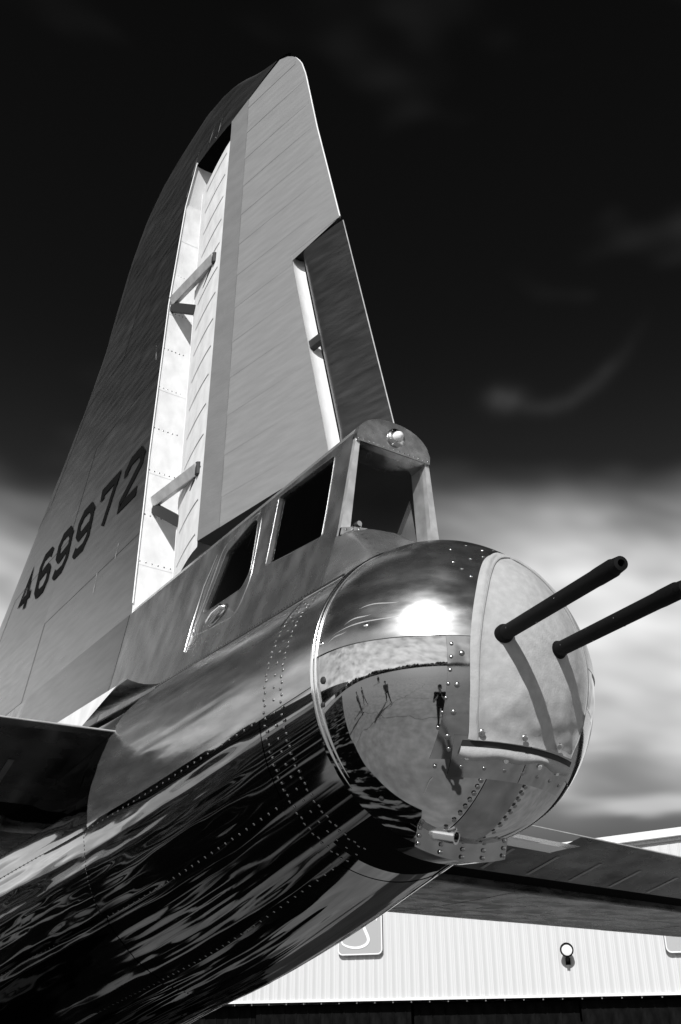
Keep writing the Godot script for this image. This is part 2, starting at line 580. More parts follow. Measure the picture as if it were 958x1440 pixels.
	for i in 61:
		var f := i / 60.0
		var p := cv.sample_baked(f * total, true)
		var q := cv.sample_baked(minf(f * total + 0.02, total), true)
		var q0 := cv.sample_baked(maxf(f * total - 0.02, 0.0), true)
		var d := (q - q0).normalized()
		var fi := f * (path.size() - 1)
		var w: float = lerpf(path[int(fi)].z, path[mini(int(fi) + 1, path.size() - 1)].z, fi - int(fi)) * 0.55
		var nn := Vector3(-d.y, d.x, 0) * w
		l.append(p + nn + Vector3(0, 0, 0.318)); r.append(p - nn + Vector3(0, 0, 0.318))
	var l2 := PackedVector3Array()
	var r2 := PackedVector3Array()
	for i in l.size():
		l2.append(l[i] - Vector3(0, 0, 0.02)); r2.append(r[i] - Vector3(0, 0, 0.02))
	grid(b, [l, r]); grid(b, [l2, l]); grid(b, [r, r2])
	part("letter", b, "sign_white", sg)
	var sg2 := thing("letter_sign", "plain grey sign board at the right edge, above the door band", "sign", at.call(10.52, 7.12, 0.0), "letter boards along the hangar front")
	sg2.rotation.y = -th
	sign_board(sg2, 2.16, 2.4)

	# floodlight on its bracket
	var fl := thing("floodlight", "round floodlight on a short bracket sticking out of the hangar wall", "lamp", at.call(5.0, 6.9, 0.0))
	fl.rotation.y = -th
	b = new_st()
	box(b, Transform3D(Basis(), Vector3(0, 0, 0.03)), Vector3(0.22, 0.3, 0.06))
	part("wall_plate", b, "black_paint", fl)
	b = new_st()
	tube(b, PackedVector3Array([Vector3(0, 0, 0.05), Vector3(0, -0.03, 0.45), Vector3(0.02, 0.02, 0.62)]), PackedFloat32Array([0.04, 0.04, 0.04]), 10)
	box(b, Transform3D(Basis(), Vector3(0.02, 0.06, 0.62)), Vector3(0.14, 0.16, 0.12))
	part("bracket_arm", b, "black_paint", fl)
	var cdir := Vector3(-0.05, -0.12, 1.0).normalized()
	var cc := Vector3(0.03, 0.42, 0.62)
	b = new_st()
	lathe(b, cc, cdir, [-0.3, -0.3, -0.22, -0.05, 0.12, 0.12, 0.03], [0.0, 0.1, 0.2, 0.27, 0.31, 0.25, 0.24])
	part("housing", b, "black_paint", fl)
	b = new_st()
	var rows := []
	for i in 5:
		var rr := 0.24 * i / 4.0
		var row := PackedVector3Array()
		var sx := cdir.cross(Vector3.UP).normalized()
		var sy := sx.cross(cdir)
		for q in 25:
			var a := TAU * (q % 24) / 24
			row.append(cc + cdir * (0.1 - 0.04 * rr / 0.24) + (sx * cos(a) + sy * sin(a)) * rr)
		rows.append(row)
	grid(b, rows)
	part("lens", b, "lamp_glass", fl)

func sign_board(parent: Node3D, w: float, hgt: float) -> void:
	var face := PackedVector3Array()
	var rr := 0.22
	for c in 4:
		var cx := (w * 0.5 - rr) * (1 if c == 0 or c == 3 else -1)
		var cy := hgt - rr if c < 2 else rr
		for i in 7:
			var a := PI / 2 * c + PI / 2 * i / 6.0
			face.append(Vector3(cx + cos(a) * rr, cy + sin(a) * rr, 0.29))
	var b := new_st()
	plate(b, face, Vector3(0, 0, -0.28))
	part("panel", b, "sign_grey", parent)
	b = new_st()
	var ring := face.duplicate()
	ring.append(face[0])
	var rad := PackedFloat32Array()
	for i in ring.size(): rad.append(0.035)
	tube(b, ring, rad, 8, false)
	part("edge_trim", b, "sign_white", parent)

# ------------------------------------------------------------------ bomber
func V(a: float, u: float, p: float) -> Vector3:
	return Vector3(a, u + BASE, p)

func pick(x: float, xs: Array, ys: Array) -> float:
	# piecewise linear through (xs, ys), xs rising
	if x <= xs[0]: return ys[0]
	for i in xs.size() - 1:
		if x <= xs[i + 1]: return lerpf(ys[i], ys[i + 1], (x - xs[i]) / (xs[i + 1] - xs[i]))
	return ys[-1]

func smooth_pick(x: float, xs: Array, ys: Array) -> float:
	# the same through a Catmull-Rom curve
	var n := xs.size()
	if x <= xs[0]: return ys[0]
	if x >= xs[n - 1]: return ys[n - 1]
	for i in n - 1:
		if x <= xs[i + 1]:
			var d: float = xs[i + 1] - xs[i]
			var t: float = (x - xs[i]) / d
			var m0: float = (ys[i + 1] - ys[i]) / d if i == 0 else (ys[i + 1] - ys[i - 1]) / (xs[i + 1] - xs[i - 1])
			var m1: float = (ys[i + 1] - ys[i]) / d if i == n - 2 else (ys[i + 2] - ys[i]) / (xs[i + 2] - xs[i])
			var t2 := t * t
			var t3 := t2 * t
			return (2 * t3 - 3 * t2 + 1) * ys[i] + (t3 - 2 * t2 + t) * d * m0 + (-2 * t3 + 3 * t2) * ys[i + 1] + (t3 - t2) * d * m1
	return ys[n - 1]

# fuselage stations
const ST := [0.0, 1.0, 2.0, 3.0, 4.5, 7.0, 10.0, 14.0, 17.0, 19.0]
const ST_H := [0.436, 0.575, 0.675, 0.785, 0.92, 1.08, 1.15, 1.12, 0.9, 0.45]
const ST_W := [0.436, 0.53, 0.615, 0.715, 0.86, 1.05, 1.13, 1.12, 0.9, 0.45]
var wob: FastNoiseLite

func fus(a: float, ang: float, off := 0.0) -> Vector3:
	# fuselage skin; ang from the top, rising to port
	var h := smooth_pick(-a, ST, ST_H)
	var w := smooth_pick(-a, ST, ST_W)
	var uc := 0.456 - h
	if a < -12.0: uc = pick(-a, [12.0, 19.0], [-0.67, -0.9])
	var d := 0.0
	if a < -0.3 and a > -8.0:
		# oil-canning of thin skin, long ripples between frames
		d = 0.006 * wob.get_noise_2d(a * 20.0, ang * 130.0) + 0.0012 * sin(a * 11.0 + 1.5 * sin(ang * 7.0)) * wob.get_noise_2d(a * 60.0 + 400.0, ang * 60.0)
		d += 0.0032 * wob.get_noise_2d(a * 11.0 + 90.0, ang * 380.0)
		d *= smoothstep(-0.3, -0.6, a)
	return V(a, uc + (h + off + d) * cos(ang), (w + off + d) * sin(ang))

func fus_patch(st: SurfaceTool, a0: float, a1: float, g0: float, g1: float, off: float, na: int, ng: int) -> void:
	var rows := []
	for i in na + 1:
		var row := PackedVector3Array()
		for j in ng + 1:
			row.append(fus(lerpf(a0, a1, i / float(na)), lerpf(g0, g1, j / float(ng)), off))
		rows.append(row)
	grid(st, rows)
	# the turned-down edge of the lap
	var e0 := PackedVector3Array()
	var e1 := PackedVector3Array()
	for j in ng + 1:
		e0.append(fus(a0, lerpf(g0, g1, j / float(ng)), off - 0.003))
		e1.append(fus(a1, lerpf(g0, g1, j / float(ng)), off - 0.003))
	if a0 > -0.2 or a0 < -2.0: grid(st, [rows[0], e0])
	if a1 < -2.0: grid(st, [rows[-1], e1])
	e0 = PackedVector3Array()
	e1 = PackedVector3Array()
	for i in na + 1:
		e0.append(fus(lerpf(a0, a1, i / float(na)), g1, off))
		e1.append(fus(lerpf(a0, a1, i / float(na)), g1, off - 0.003))
	grid(st, [e0, e1])

func side_p(a: float, u: float) -> float:
	# half width of the raised gunner's fairing and fin root
	var p := smooth_pick(u, [0.2, 0.31, 0.45, 0.6, 0.8, 1.0], [0.335, 0.292, 0.247, 0.213, 0.183, 0.157])
	if a < -2.4:
		var le := fin_le(u)
		var x := clampf((a - le) / (-2.4 - le), 0.0, 1.0)
		p *= fin_profile(x)
	return p

func side(a: float, u: float, sgn: float, off := 0.0) -> Vector3:
	return V(a, u, sgn * (side_p(a, u) + off))

func fin_le(u: float) -> float:
	return pick(u, [0.2, 1.0, 2.02, 2.77, 3.06, 3.35, 3.7, 4.1, 4.45, 4.7, 4.83, 4.92], [-8.6, -7.3, -6.11, -5.22, -4.86, -4.53, -4.23, -4.05, -3.9, -3.7, -3.45, -3.0])

func fin_te(u: float) -> float:
	return pick(u, [1.0, 2.05, 3.2, 4.0, 4.33], [-2.38, -2.53, -2.62, -2.6, -2.5])

func fin_t(u: float) -> float:
	return pick(u, [1.0, 2.0, 3.2, 4.33, 4.92], [0.157, 0.126, 0.098, 0.07, 0.05])

func fin_profile(x: float) -> float:
	return pow(maxf(1.0 - pow(1.0 - clampf(x / 0.4, 0.0, 1.0), 2.2), 0.0), 0.62)

func fin_point(x: float, u: float, sgn: float, off: float) -> Vector3:
	var le := fin_le(u)
	var te := fin_te(u)
	return V(lerpf(le, te, x), u, sgn * (fin_t(u) * fin_profile(x) + off * minf(1.0, x * 20.0)))

func cap_te(u: float) -> float:
	return pick(u, [4.33, 4.37, 4.45, 4.57, 4.70, 4.81, 4.88, 4.92], [-1.47, -1.52, -1.62, -1.79, -1.98, -2.24, -2.58, -2.98])

func cap_point(x: float, u: float, sgn: float) -> Vector3:
	var le := fin_le(u)
	var te := cap_te(u)
	var a := lerpf(le, te, x)
	var t := fin_t(u) * fin_profile(x * 1.6) * sqrt(maxf(0.0, 1.0 - pow(clampf((u - 4.1) / 0.82, 0.0, 1.0), 2.6)))
	if a > -2.5: t *= sqrt(clampf((te - a) / (te + 2.5 + 0.001), 0.0, 1.0)) * 0.6 + 0.4 * clampf((te - a) / 0.08, 0.0, 1.0)
	# its lower edge follows the rudder's top, and its after end lies over the swung rudder
	var w := 1.0 - clampf((u - 4.33) / 0.59, 0.0, 1.0)
	var fall := (pick(a, [-2.75, -2.3, -2.0, -1.5], [4.33, 4.30, 4.258, 4.44]) - 4.33) * w
	var shift := -0.122 * maxf(0.0, a + 2.05) * smoothstep(0.0, 0.6, w)
	return V(a, u + fall, sgn * t + shift)

func build_bomber() -> void:
	bomber = thing("bomber", "polished metal vintage bomber, seen at its tail gun turret and tall fin", "aircraft", Vector3.ZERO)
	var bx := Vector3(0.5292, -0.0523, 0.8469)
	var by := Vector3(0.0277, 0.9986, 0.0444)
	bx = bx.normalized()
	by = (by - bx * by.dot(bx)).normalized()
	var bz := bx.cross(by)
	bomber.basis = Basis(bx, by, bz)
	bomber.position = Vector3(0.291, 2.523, -2.873) - by * BASE
	wob = FastNoiseLite.new()
	wob.seed = 31
	wob.frequency = 0.02
	wob.noise_type = FastNoiseLite.TYPE_SIMPLEX_SMOOTH
	build_fuselage()
	build_enclosure()
	build_fin()
	build_rudder()
	build_tailplane()
	build_turret()
	build_guns()
	build_wings_and_wheels()

func build_fuselage() -> void:
	var f := holder("fuselage", bomber)
	var bands := [0.0, -0.27, -1.4, -2.7, -4.5, -7.0, -10.0, -14.0, -17.0, -19.0]
	var angs := [0.0, 62.0, 98.0, 128.0, 158.0, 180.0]
	for i in bands.size() - 1:
		for sgn in [1.0, -1.0]:
			for j in angs.size() - 1:
				var st := new_st()
				var g0: float = deg_to_rad(angs[j] - 0.8) * sgn
				var g1: float = deg_to_rad(angs[j + 1] + 0.8) * sgn
				var na := 6 if i == 0 else (40 if i < 5 else 8)
				var ng := 34 if i < 4 else 8
				var off := 0.0016 * ((i + j) % 2) + 0.0008 * (j % 2)
				fus_patch(st, bands[i] + (0.0 if i == 0 else 0.008), bands[i + 1] - 0.008, g0, g1, off, na, ng)
				part("skin_panel", st, "shoulder_metal" if j < 2 and i < 2 else ("polished" if (i + j) % 2 == 0 else "polished_b"), f)
	var st2 := new_st()
	var ring := PackedVector3Array()
	for k in 33: ring.append(fus(-19.0, TAU * (k % 32) / 32.0))
	fan(st2, V(-19.2, -0.9, 0), ring)
	part("nose_cap", st2, "polished", f)
	# rivets: double row round the last frame, then rows along the joints
	for rw in [[-0.15, 0.005], [-0.19, 0.0045], [-0.235, 0.005]]:
		for k in 52:
			var ang := deg_to_rad(42.0 + k * 2.3)
			if rw[0] == -0.19 and k % 2 == 0: continue
			var q := fus(rw[0] + 0.006 * (k % 2), ang, 0.003)
			rivet(f, q, q - fus(rw[0], ang, -0.2), rw[1])
	var xs := []
	for i in range(2, 5):
		for k in 100:
			var ang := deg_to_rad(45.0 + k * 1.3)
			var q := fus(bands[i] - 0.02, ang, 0.0006)
			xs.append(flat_rivet(q, q - fus(bands[i] - 0.02, ang, -0.2), 0.004))
	for gdeg in [98.0, 128.0, 158.0]:
		for k in 110:
			var a := -0.3 - k * 0.04
			var q := fus(a, deg_to_rad(gdeg + 0.7), 0.0006)
			xs.append(frame(q, q - fus(a, deg_to_rad(gdeg + 0.7), -0.2), 0.0052))
	rivets(f, xs, "polished_b")
	# black patch laid on the skin, painting the belly's shade behind the ring
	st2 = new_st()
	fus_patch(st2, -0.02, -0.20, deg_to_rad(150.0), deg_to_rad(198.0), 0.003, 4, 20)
	part("belly_shade_patch", st2, "interior", f)
	# turret ring: two bright beads with a flat band between them
	st2 = new_st()
	for ra in [[0.004, 0.4385, 0.0066], [0.024, 0.4385, 0.0058]]:
		var pts := PackedVector3Array()
		var rad := PackedFloat32Array()
		for k in 97:
			var ang := TAU * (k % 96) / 96
			pts.append(V(ra[0], 0.02 + ra[1] * cos(ang), ra[1] * sin(ang)))
			rad.append(ra[2])
		tube(st2, pts, rad, 10, false)
	part("turret_ring", st2, "ring_metal", bomber)

func cell(st: SurfaceTool, a0: float, a1: float, u0: float, u1: float, hole: Array, sgn: float, off: float) -> void:
	# a wall cell with an opening: a band of quads between the cell's rectangle and the opening's outline
	var c := Vector2.ZERO
	for p in hole: c += p
	c /= hole.size()
	var rows := []
	for k in 7: rows.append(PackedVector3Array())
	for i in hole.size() + 1:
		var p: Vector2 = hole[i % hole.size()]
		var d := p - c
		var s := 1e9
		if d.x > 0: s = minf(s, (a1 - c.x) / d.x)
		if d.x < 0: s = minf(s, (a0 - c.x) / d.x)
		if d.y > 0: s = minf(s, (u1 - c.y) / d.y)
		if d.y < 0: s = minf(s, (u0 - c.y) / d.y)
		var o := c + d * s
		for k in 7:
			var q := p.lerp(o, k / 6.0)
			rows[k].append(side(q.x, q.y, sgn, off))
	grid(st, rows)

func rounded(corners: Array, r: float, per_edge := 8) -> Array:
	# outline with rounded corners and points along its edges
	var out := []
	var n := corners.size()
	for i in n:
		var p: Vector2 = corners[i]
		var pr: Vector2 = corners[(i + n - 1) % n]
		var nx: Vector2 = corners[(i + 1) % n]
		var a := p + (pr - p).normalized() * r
		var b := p + (nx - p).normalized() * r
		for k in 6:
			var t := k / 5.0
			out.append(a.lerp(p, t).lerp(p.lerp(b, t), t))
		var nr := nx + (p - nx).normalized() * r
		for k in range(1, per_edge): out.append(b.lerp(nr, k / float(per_edge)))
	return out

func with_corners(hole: Array, a0: float, a1: float, u0: float, u1: float) -> Array:
	# adds points on the outline towards the cell's four corners so that the band keeps them
	var c := Vector2.ZERO
	for p in hole: c += p
	c /= hole.size()
	var out := hole.duplicate()
	for k in [Vector2(a0, u0), Vector2(a0, u1), Vector2(a1, u0), Vector2(a1, u1)]:
		var d: Vector2 = k - c
		for i in out.size():
			var hit = Geometry2D.segment_intersects_segment(c, k, out[i], out[(i + 1) % out.size()])
			if hit != null:
				out.insert(i + 1, hit)
				break
	return out

func centre_of(o: Array) -> Vector2:
	var c := Vector2.ZERO
	for p in o: c += p
	return c / o.size()

func build_enclosure() -> void:
	var e := holder("gunner_enclosure", bomber)
	var w2 := rounded([Vector2(-0.797, 0.978), Vector2(-0.795, 0.672), Vector2(-0.372, 0.622), Vector2(-0.38, 0.962)], 0.012)
	var w2s := rounded([Vector2(-0.58, 0.66), Vector2(-0.58, 0.64), Vector2(-0.345, 0.615), Vector2(-0.36, 0.87)], 0.008)
	var w1 := rounded([Vector2(-1.235, 0.90), Vector2(-1.345, 0.652), Vector2(-0.985, 0.644), Vector2(-0.938, 0.70), Vector2(-0.965, 0.948), Vector2(-1.01, 0.962)], 0.026, 5)
	for sgn in [1.0, -1.0]:
		for wd in [[w2 if sgn > 0 else w2s, -0.905, -0.262], [w1, -1.49, -0.905]]:
			var hole := with_corners(wd[0], wd[1], wd[2], 0.3, 1.0)
			# keep the band round the same centre
			var st := new_st()
			cell(st, wd[1], wd[2], 0.3, 1.0, hole, sgn, 0.0)
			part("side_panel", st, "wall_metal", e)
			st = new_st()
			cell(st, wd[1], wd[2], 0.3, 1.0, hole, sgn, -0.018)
			part("lining", st, "interior", e)
			# jamb between skin and lining, and a raised bead round the opening
			st = new_st()
			var o := PackedVector3Array()
			var i2 := PackedVector3Array()
			var bead := PackedVector3Array()
			var rad := PackedFloat32Array()
			for k in hole.size() + 1:
				var p: Vector2 = hole[k % hole.size()]
				o.append(side(p.x, p.y, sgn, 0.0)); i2.append(side(p.x, p.y, sgn, -0.018))
				var pb: Vector2 = p + (p - centre_of(hole)).normalized() * 0.004
				bead.append(side(pb.x, pb.y, sgn, 0.001)); rad.append(0.0013)
			grid(st, [o, i2])
			tube(st, bead, rad, 6, false)
			part("window_frame", st, "wall_metal", e)
			st = new_st()
			var pane := PackedVector3Array()
			for k in hole.size() + 1:
				var p: Vector2 = hole[k % hole.size()]
				pane.append(side(p.x, p.y, sgn, -0.012))
			var cc := centre_of(hole)
			fan(st, side(cc.x, cc.y, sgn, -0.012), pane)
			part("pane", st, "glass", e)
		# plain panels ahead of the windows, then the fin root
		for b in [[-2.4, -1.49, 8], [-4.2, -2.4, 12], [-7.4, -4.2, 20]]:
			var st := new_st()
			var rows := []
			for i in b[2] + 1:
				var row := PackedVector3Array()
				var a: float = lerpf(b[0] - 0.006, b[1], i / float(b[2]))
				for j in 17:
					row.append(side(a, lerpf(0.3 if a > -2.0 else 0.3, 1.0, j / 16.0), sgn, 0.0015 if b[2] == 12 else 0.0))
				rows.append(row)
			grid(st, rows)
			part("side_panel", st, "wall_metal" if b[2] != 12 else "fin_metal", e)
	# hatch outline with its latch and rail on the port side
	var st := new_st()
	var hatch := rounded([Vector2(-1.28, 0.945), Vector2(-1.41, 0.56), Vector2(-0.975, 0.52), Vector2(-0.915, 0.66), Vector2(-0.935, 0.975), Vector2(-1.0, 0.985)], 0.05, 6)
	var pts := PackedVector3Array()
	var rad := PackedFloat32Array()
	for k in hatch.size() + 1:
		pts.append(side(hatch[k % hatch.size()].x, hatch[k % hatch.size()].y, 1.0, 0.0)); rad.append(0.0022)
	tube(st, pts, rad, 6, false)
	part("hatch_seam", st, "frame_metal", e)
	st = new_st()
	tube(st, PackedVector3Array([side(-1.42, 0.5, 1, 0.004), side(-1.425, 0.62, 1, 0.006), side(-1.40, 0.80, 1, 0.004), side(-1.33, 0.93, 1, 0.002)]), PackedFloat32Array([0.003, 0.005, 0.004, 0.002]), 8)
	part("drip_rail", st, "frame_metal", e)
	st = new_st()
	tube(st, PackedVector3Array([side(-1.215, 0.565, 1, 0.004), side(-1.205, 0.565, 1, 0.018), side(-1.15, 0.585, 1, 0.022), side(-1.105, 0.60, 1, 0.018), side(-1.10, 0.60, 1, 0.004)]), PackedFloat32Array([0.012, 0.013, 0.015, 0.013, 0.012]), 10)
	var ov := PackedVector3Array()
	for k in 21:
		var a := TAU * (k % 20) / 20
		ov.append(side(-1.16 + 0.085 * cos(a), 0.58 + 0.03 * sin(a) + 0.02 * cos(a), 1, 0.003))
	fan(st, side(-1.16, 0.58, 1, 0.004), ov)
	part("hatch_latch", st, "ring_metal", e)
	# the joint where the fairing meets the round body: a bright bead over a dark sealing strip, with its rivets
	for sgn in [1.0, -1.0]:
		st = new_st()
		pts = PackedVector3Array()
		rad = PackedFloat32Array()
		var dark := PackedVector3Array()
		var drad := PackedFloat32Array()
		var jr := []
		for k in 41:
			var a := lerpf(-0.03, -1.62, k / 40.0)
			var aa := minf(a, -0.27)
			var u := joint_u(aa)
			var q := side(aa, u, sgn, 0.002)
			if a > -0.27:
				# over the deck it runs down to the ring
				var ang := deg_to_rad(lerpf(47.0, 43.0, (-a) / 0.27))
				q = fus(a, ang * sgn, 0.004)
			pts.append(q + Vector3(0, -0.004, sgn * 0.003)); rad.append(0.0048)
			dark.append(q + Vector3(0, 0.006, 0)); drad.append(0.0035)
			if k > 6:
				for d in 2:
					var r0 := side(aa - d * 0.02, u + 0.022, sgn, 0.001)
					jr.append(flat_rivet(r0, Vector3(0, 0.35, sgn), 0.004))
		tube(st, pts, rad, 8)
		part("joint_bead", st, "frame_metal", e)
		st = new_st()
		tube(st, dark, drad, 6)
		part("sealing_strip", st, "rubber", e)
		rivets(e, jr)
	# roof
	st = new_st()
	var rows := []
	for i in 13:
		var a := lerpf(-0.25, -2.5, i / 12.0)
		var row := PackedVector3Array()
		for j in 17:
			var t := lerpf(-1.0, 1.0, j / 16.0)
			row.append(V(a, 0.995 + 0.088 * pow(maxf(0.0, 1.0 - pow(absf(t), 2.4)), 0.6), t * 0.1575))
		rows.append(row)
	grid(st, rows)
	part("roof", st, "wall_metal", e)
	st = new_st()
	rows = []
	for i in 5:
		var a := lerpf(-0.27, -2.4, i / 4.0)
		var row := PackedVector3Array()
		for j in 9:
			var t := lerpf(-1.0, 1.0, j / 8.0)
			row.append(V(a, 0.975 + 0.075 * (1.0 - t * t), t * 0.145))
		rows.append(row)
	grid(st, rows)
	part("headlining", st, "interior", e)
	# floor and forward bulkhead inside
	st = new_st()
	flat_quad(st, V(-0.29, 0.475, 0.21), V(-0.29, 0.475, -0.21), V(-1.39, 0.475, -0.21), V(-1.39, 0.475, 0.21))
	flat_quad(st, V(-1.4, 0.44, 0.22), V(-1.4, 0.44, -0.22), V(-1.4, 1.02, -0.13), V(-1.4, 1.02, 0.13))
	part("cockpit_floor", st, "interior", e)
	# aft deck: from the sill arch down to the turret ring
	st = new_st()
	rows = []
	for i in 11:
		var t := i / 10.0
		var row := PackedVector3Array()
		for j in 41:
			var s := lerpf(-1.0, 1.0, j / 40.0)
			var arch := sill_arch(s)
			var ang := s * deg_to_rad(47.0)
			var ring := Vector2(0.02 + 0.438 * cos(ang), 0.438 * sin(ang))
			var k := t * t * (3 - 2 * t) * 0.55 + t * 0.45
			row.append(V(lerpf(-0.262, -0.004, t), lerpf(arch.x, ring.x, k), lerpf(arch.y, ring.y, k)))
		rows.append(row)
	grid(st, rows)
	part("aft_deck", st, "deck_metal", e)
	for k in 7:
		rivet(e, V(-0.235 + k * 0.03, 0.617 - k * 0.017 - 0.0018 * k * k, 0.163 + k * 0.004), Vector3(0.4, 1, 0.35), 0.0042)
	# window frame facing aft: posts, header arch and sill angle
	for sgn in [1.0, -1.0]:
		st = new_st()
		var o0 := V(-0.245, 0.575, sgn * 0.2135)
		var o1 := V(-0.245, 0.985, sgn * 0.156)
		var i0 := V(-0.245, 0.585, sgn * 0.174)
		var i1 := V(-0.245, 0.975, sgn * 0.140)
		var bk := Vector3(-0.085, 0, 0)
		plate(st, PackedVector3Array([o0, o1, i1, i0]), bk)
		part("aft_window_post", st, "frame_light", e)
		st = new_st()
		plate(st, PackedVector3Array([V(-0.236, 0.572, sgn * 0.216), V(-0.236, 0.602, sgn * 0.211), V(-0.236, 0.618, sgn * 0.16), V(-0.236, 0.626, sgn * 0.108), V(-0.236, 0.606, sgn * 0.14)]), Vector3(-0.012, 0, 0))
		part("corner_gusset", st, "frame_metal", e)
		for k in 3: rivet(e, V(-0.236, 0.598 + 0.007 * k, sgn * (0.193 - k * 0.026)), Vector3(1, 0, 0), 0.0045)
	st = new_st()
	var arc := PackedVector3Array()
	for j in 25:
		var t := lerpf(-1.0, 1.0, j / 24.0)
		arc.append(V(-0.236, 0.993 + 0.092 * pow(maxf(0.0, 1.0 - pow(absf(t), 2.4)), 0.6), t * 0.1585))
	arc.append(V(-0.236, 0.962, 0.157))
	arc.append(V(-0.236, 0.962, -0.157))
	plate(st, arc, Vector3(-0.03, 0, 0))
	part("header_plate", st, "frame_metal", e)
	st = new_st()
	rows = []
	for i in 6:
		var t := i / 5.0
		var row := PackedVector3Array()
		for j in 13:
			var q := lerpf(-1.0, 1.0, j / 12.0)
			row.append(V(-0.24 - 0.10 * t, 0.962 - 0.028 * sin(t * PI * 0.6) * (1 - 0.7 * q * q), q * 0.15))
		rows.append(row)
	grid(st, rows)
	part("header_lip", st, "frame_metal", e)
	for k in 15: rivet(e, V(-0.236, 0.971, lerpf(-0.149, 0.149, k / 14.0)), Vector3(1, 0, 0), 0.0036)
	# white light on the header
	var lt := holder("tail_light", bomber)
	st = new_st()
	var c0 := V(-0.236, 1.022, -0.005)
	tube(st, PackedVector3Array([c0, c0 + Vector3(0.008, 0, 0), c0 + Vector3(0.012, 0, 0)]), PackedFloat32Array([0.036, 0.036, 0.022]), 20)
	part("base_ring", st, "frame_metal", lt)
	st = new_st()
	tube(st, PackedVector3Array([c0 + Vector3(0.011, 0, 0), c0 + Vector3(0.022, 0, 0), c0 + Vector3(0.032, 0, 0), c0 + Vector3(0.038, 0, 0)]), PackedFloat32Array([0.019, 0.019, 0.014, 0.004]), 16)
	part("lamp_cap", st, "lamp_glass", lt)
	for k in 9:
		var a := TAU * k / 9
		rivet(lt, c0 + Vector3(0.009, 0.029 * cos(a), 0.029 * sin(a)), Vector3(1, 0, 0), 0.0035)
	st = new_st()
	flat_quad(st, V(-0.262, 0.60, 0.168), V(-0.262, 0.966, 0.138), V(-0.262, 0.966, -0.138), V(-0.262, 0.60, -0.168))
	part("aft_pane", st, "glass", e)
	# reflector sight inside
	st = new_st()
	rod(st, V(-0.33, 0.5, 0.1), V(-0.33, 0.66, 0.1), 0.007)
	tube(st, PackedVector3Array([V(-0.345, 0.665, 0.1), V(-0.31, 0.675, 0.1), V(-0.30, 0.675, 0.1)]), PackedFloat32Array([0.014, 0.016, 0.010]), 12)
	box(st, Transform3D(Basis(), V(-0.34, 0.62, 0.04)), Vector3(0.05, 0.045, 0.09))
	part("gun_sight", st, "ring_metal", e)

func joint_u(a: float) -> float:
	# height at which the fairing's side meets the body
	var lo := 0.25
	var hi := 0.45
	for k in 20:
		var u := (lo + hi) * 0.5
		var h := smooth_pick(-a, ST, ST_H)
		var w := smooth_pick(-a, ST, ST_W)
		var v := (u - 0.456 + h) / h
		if w * sqrt(maxf(0.0, 1.0 - v * v)) > side_p(a, u): lo = u
		else: hi = u
	return lo

func sill_arch(s: float) -> Vector2:
	# (u, p) of the arch that the deck starts from, s from -1 to 1
	var t := absf(s)
	var u := pick(t, [0.0, 0.25, 0.42, 0.52, 0.58, 0.65, 0.8, 1.0], [0.652, 0.641, 0.62, 0.605, 0.585, 0.54, 0.43, 0.30])
	var p := 0.0
	if t < 0.52: p = t / 0.52 * 0.185
	elif t < 0.58: p = lerpf(0.185, side_p(-0.26, 0.585), (t - 0.52) / 0.06)
	else: p = side_p(-0.26, u)
	return Vector2(u, p * signf(s))

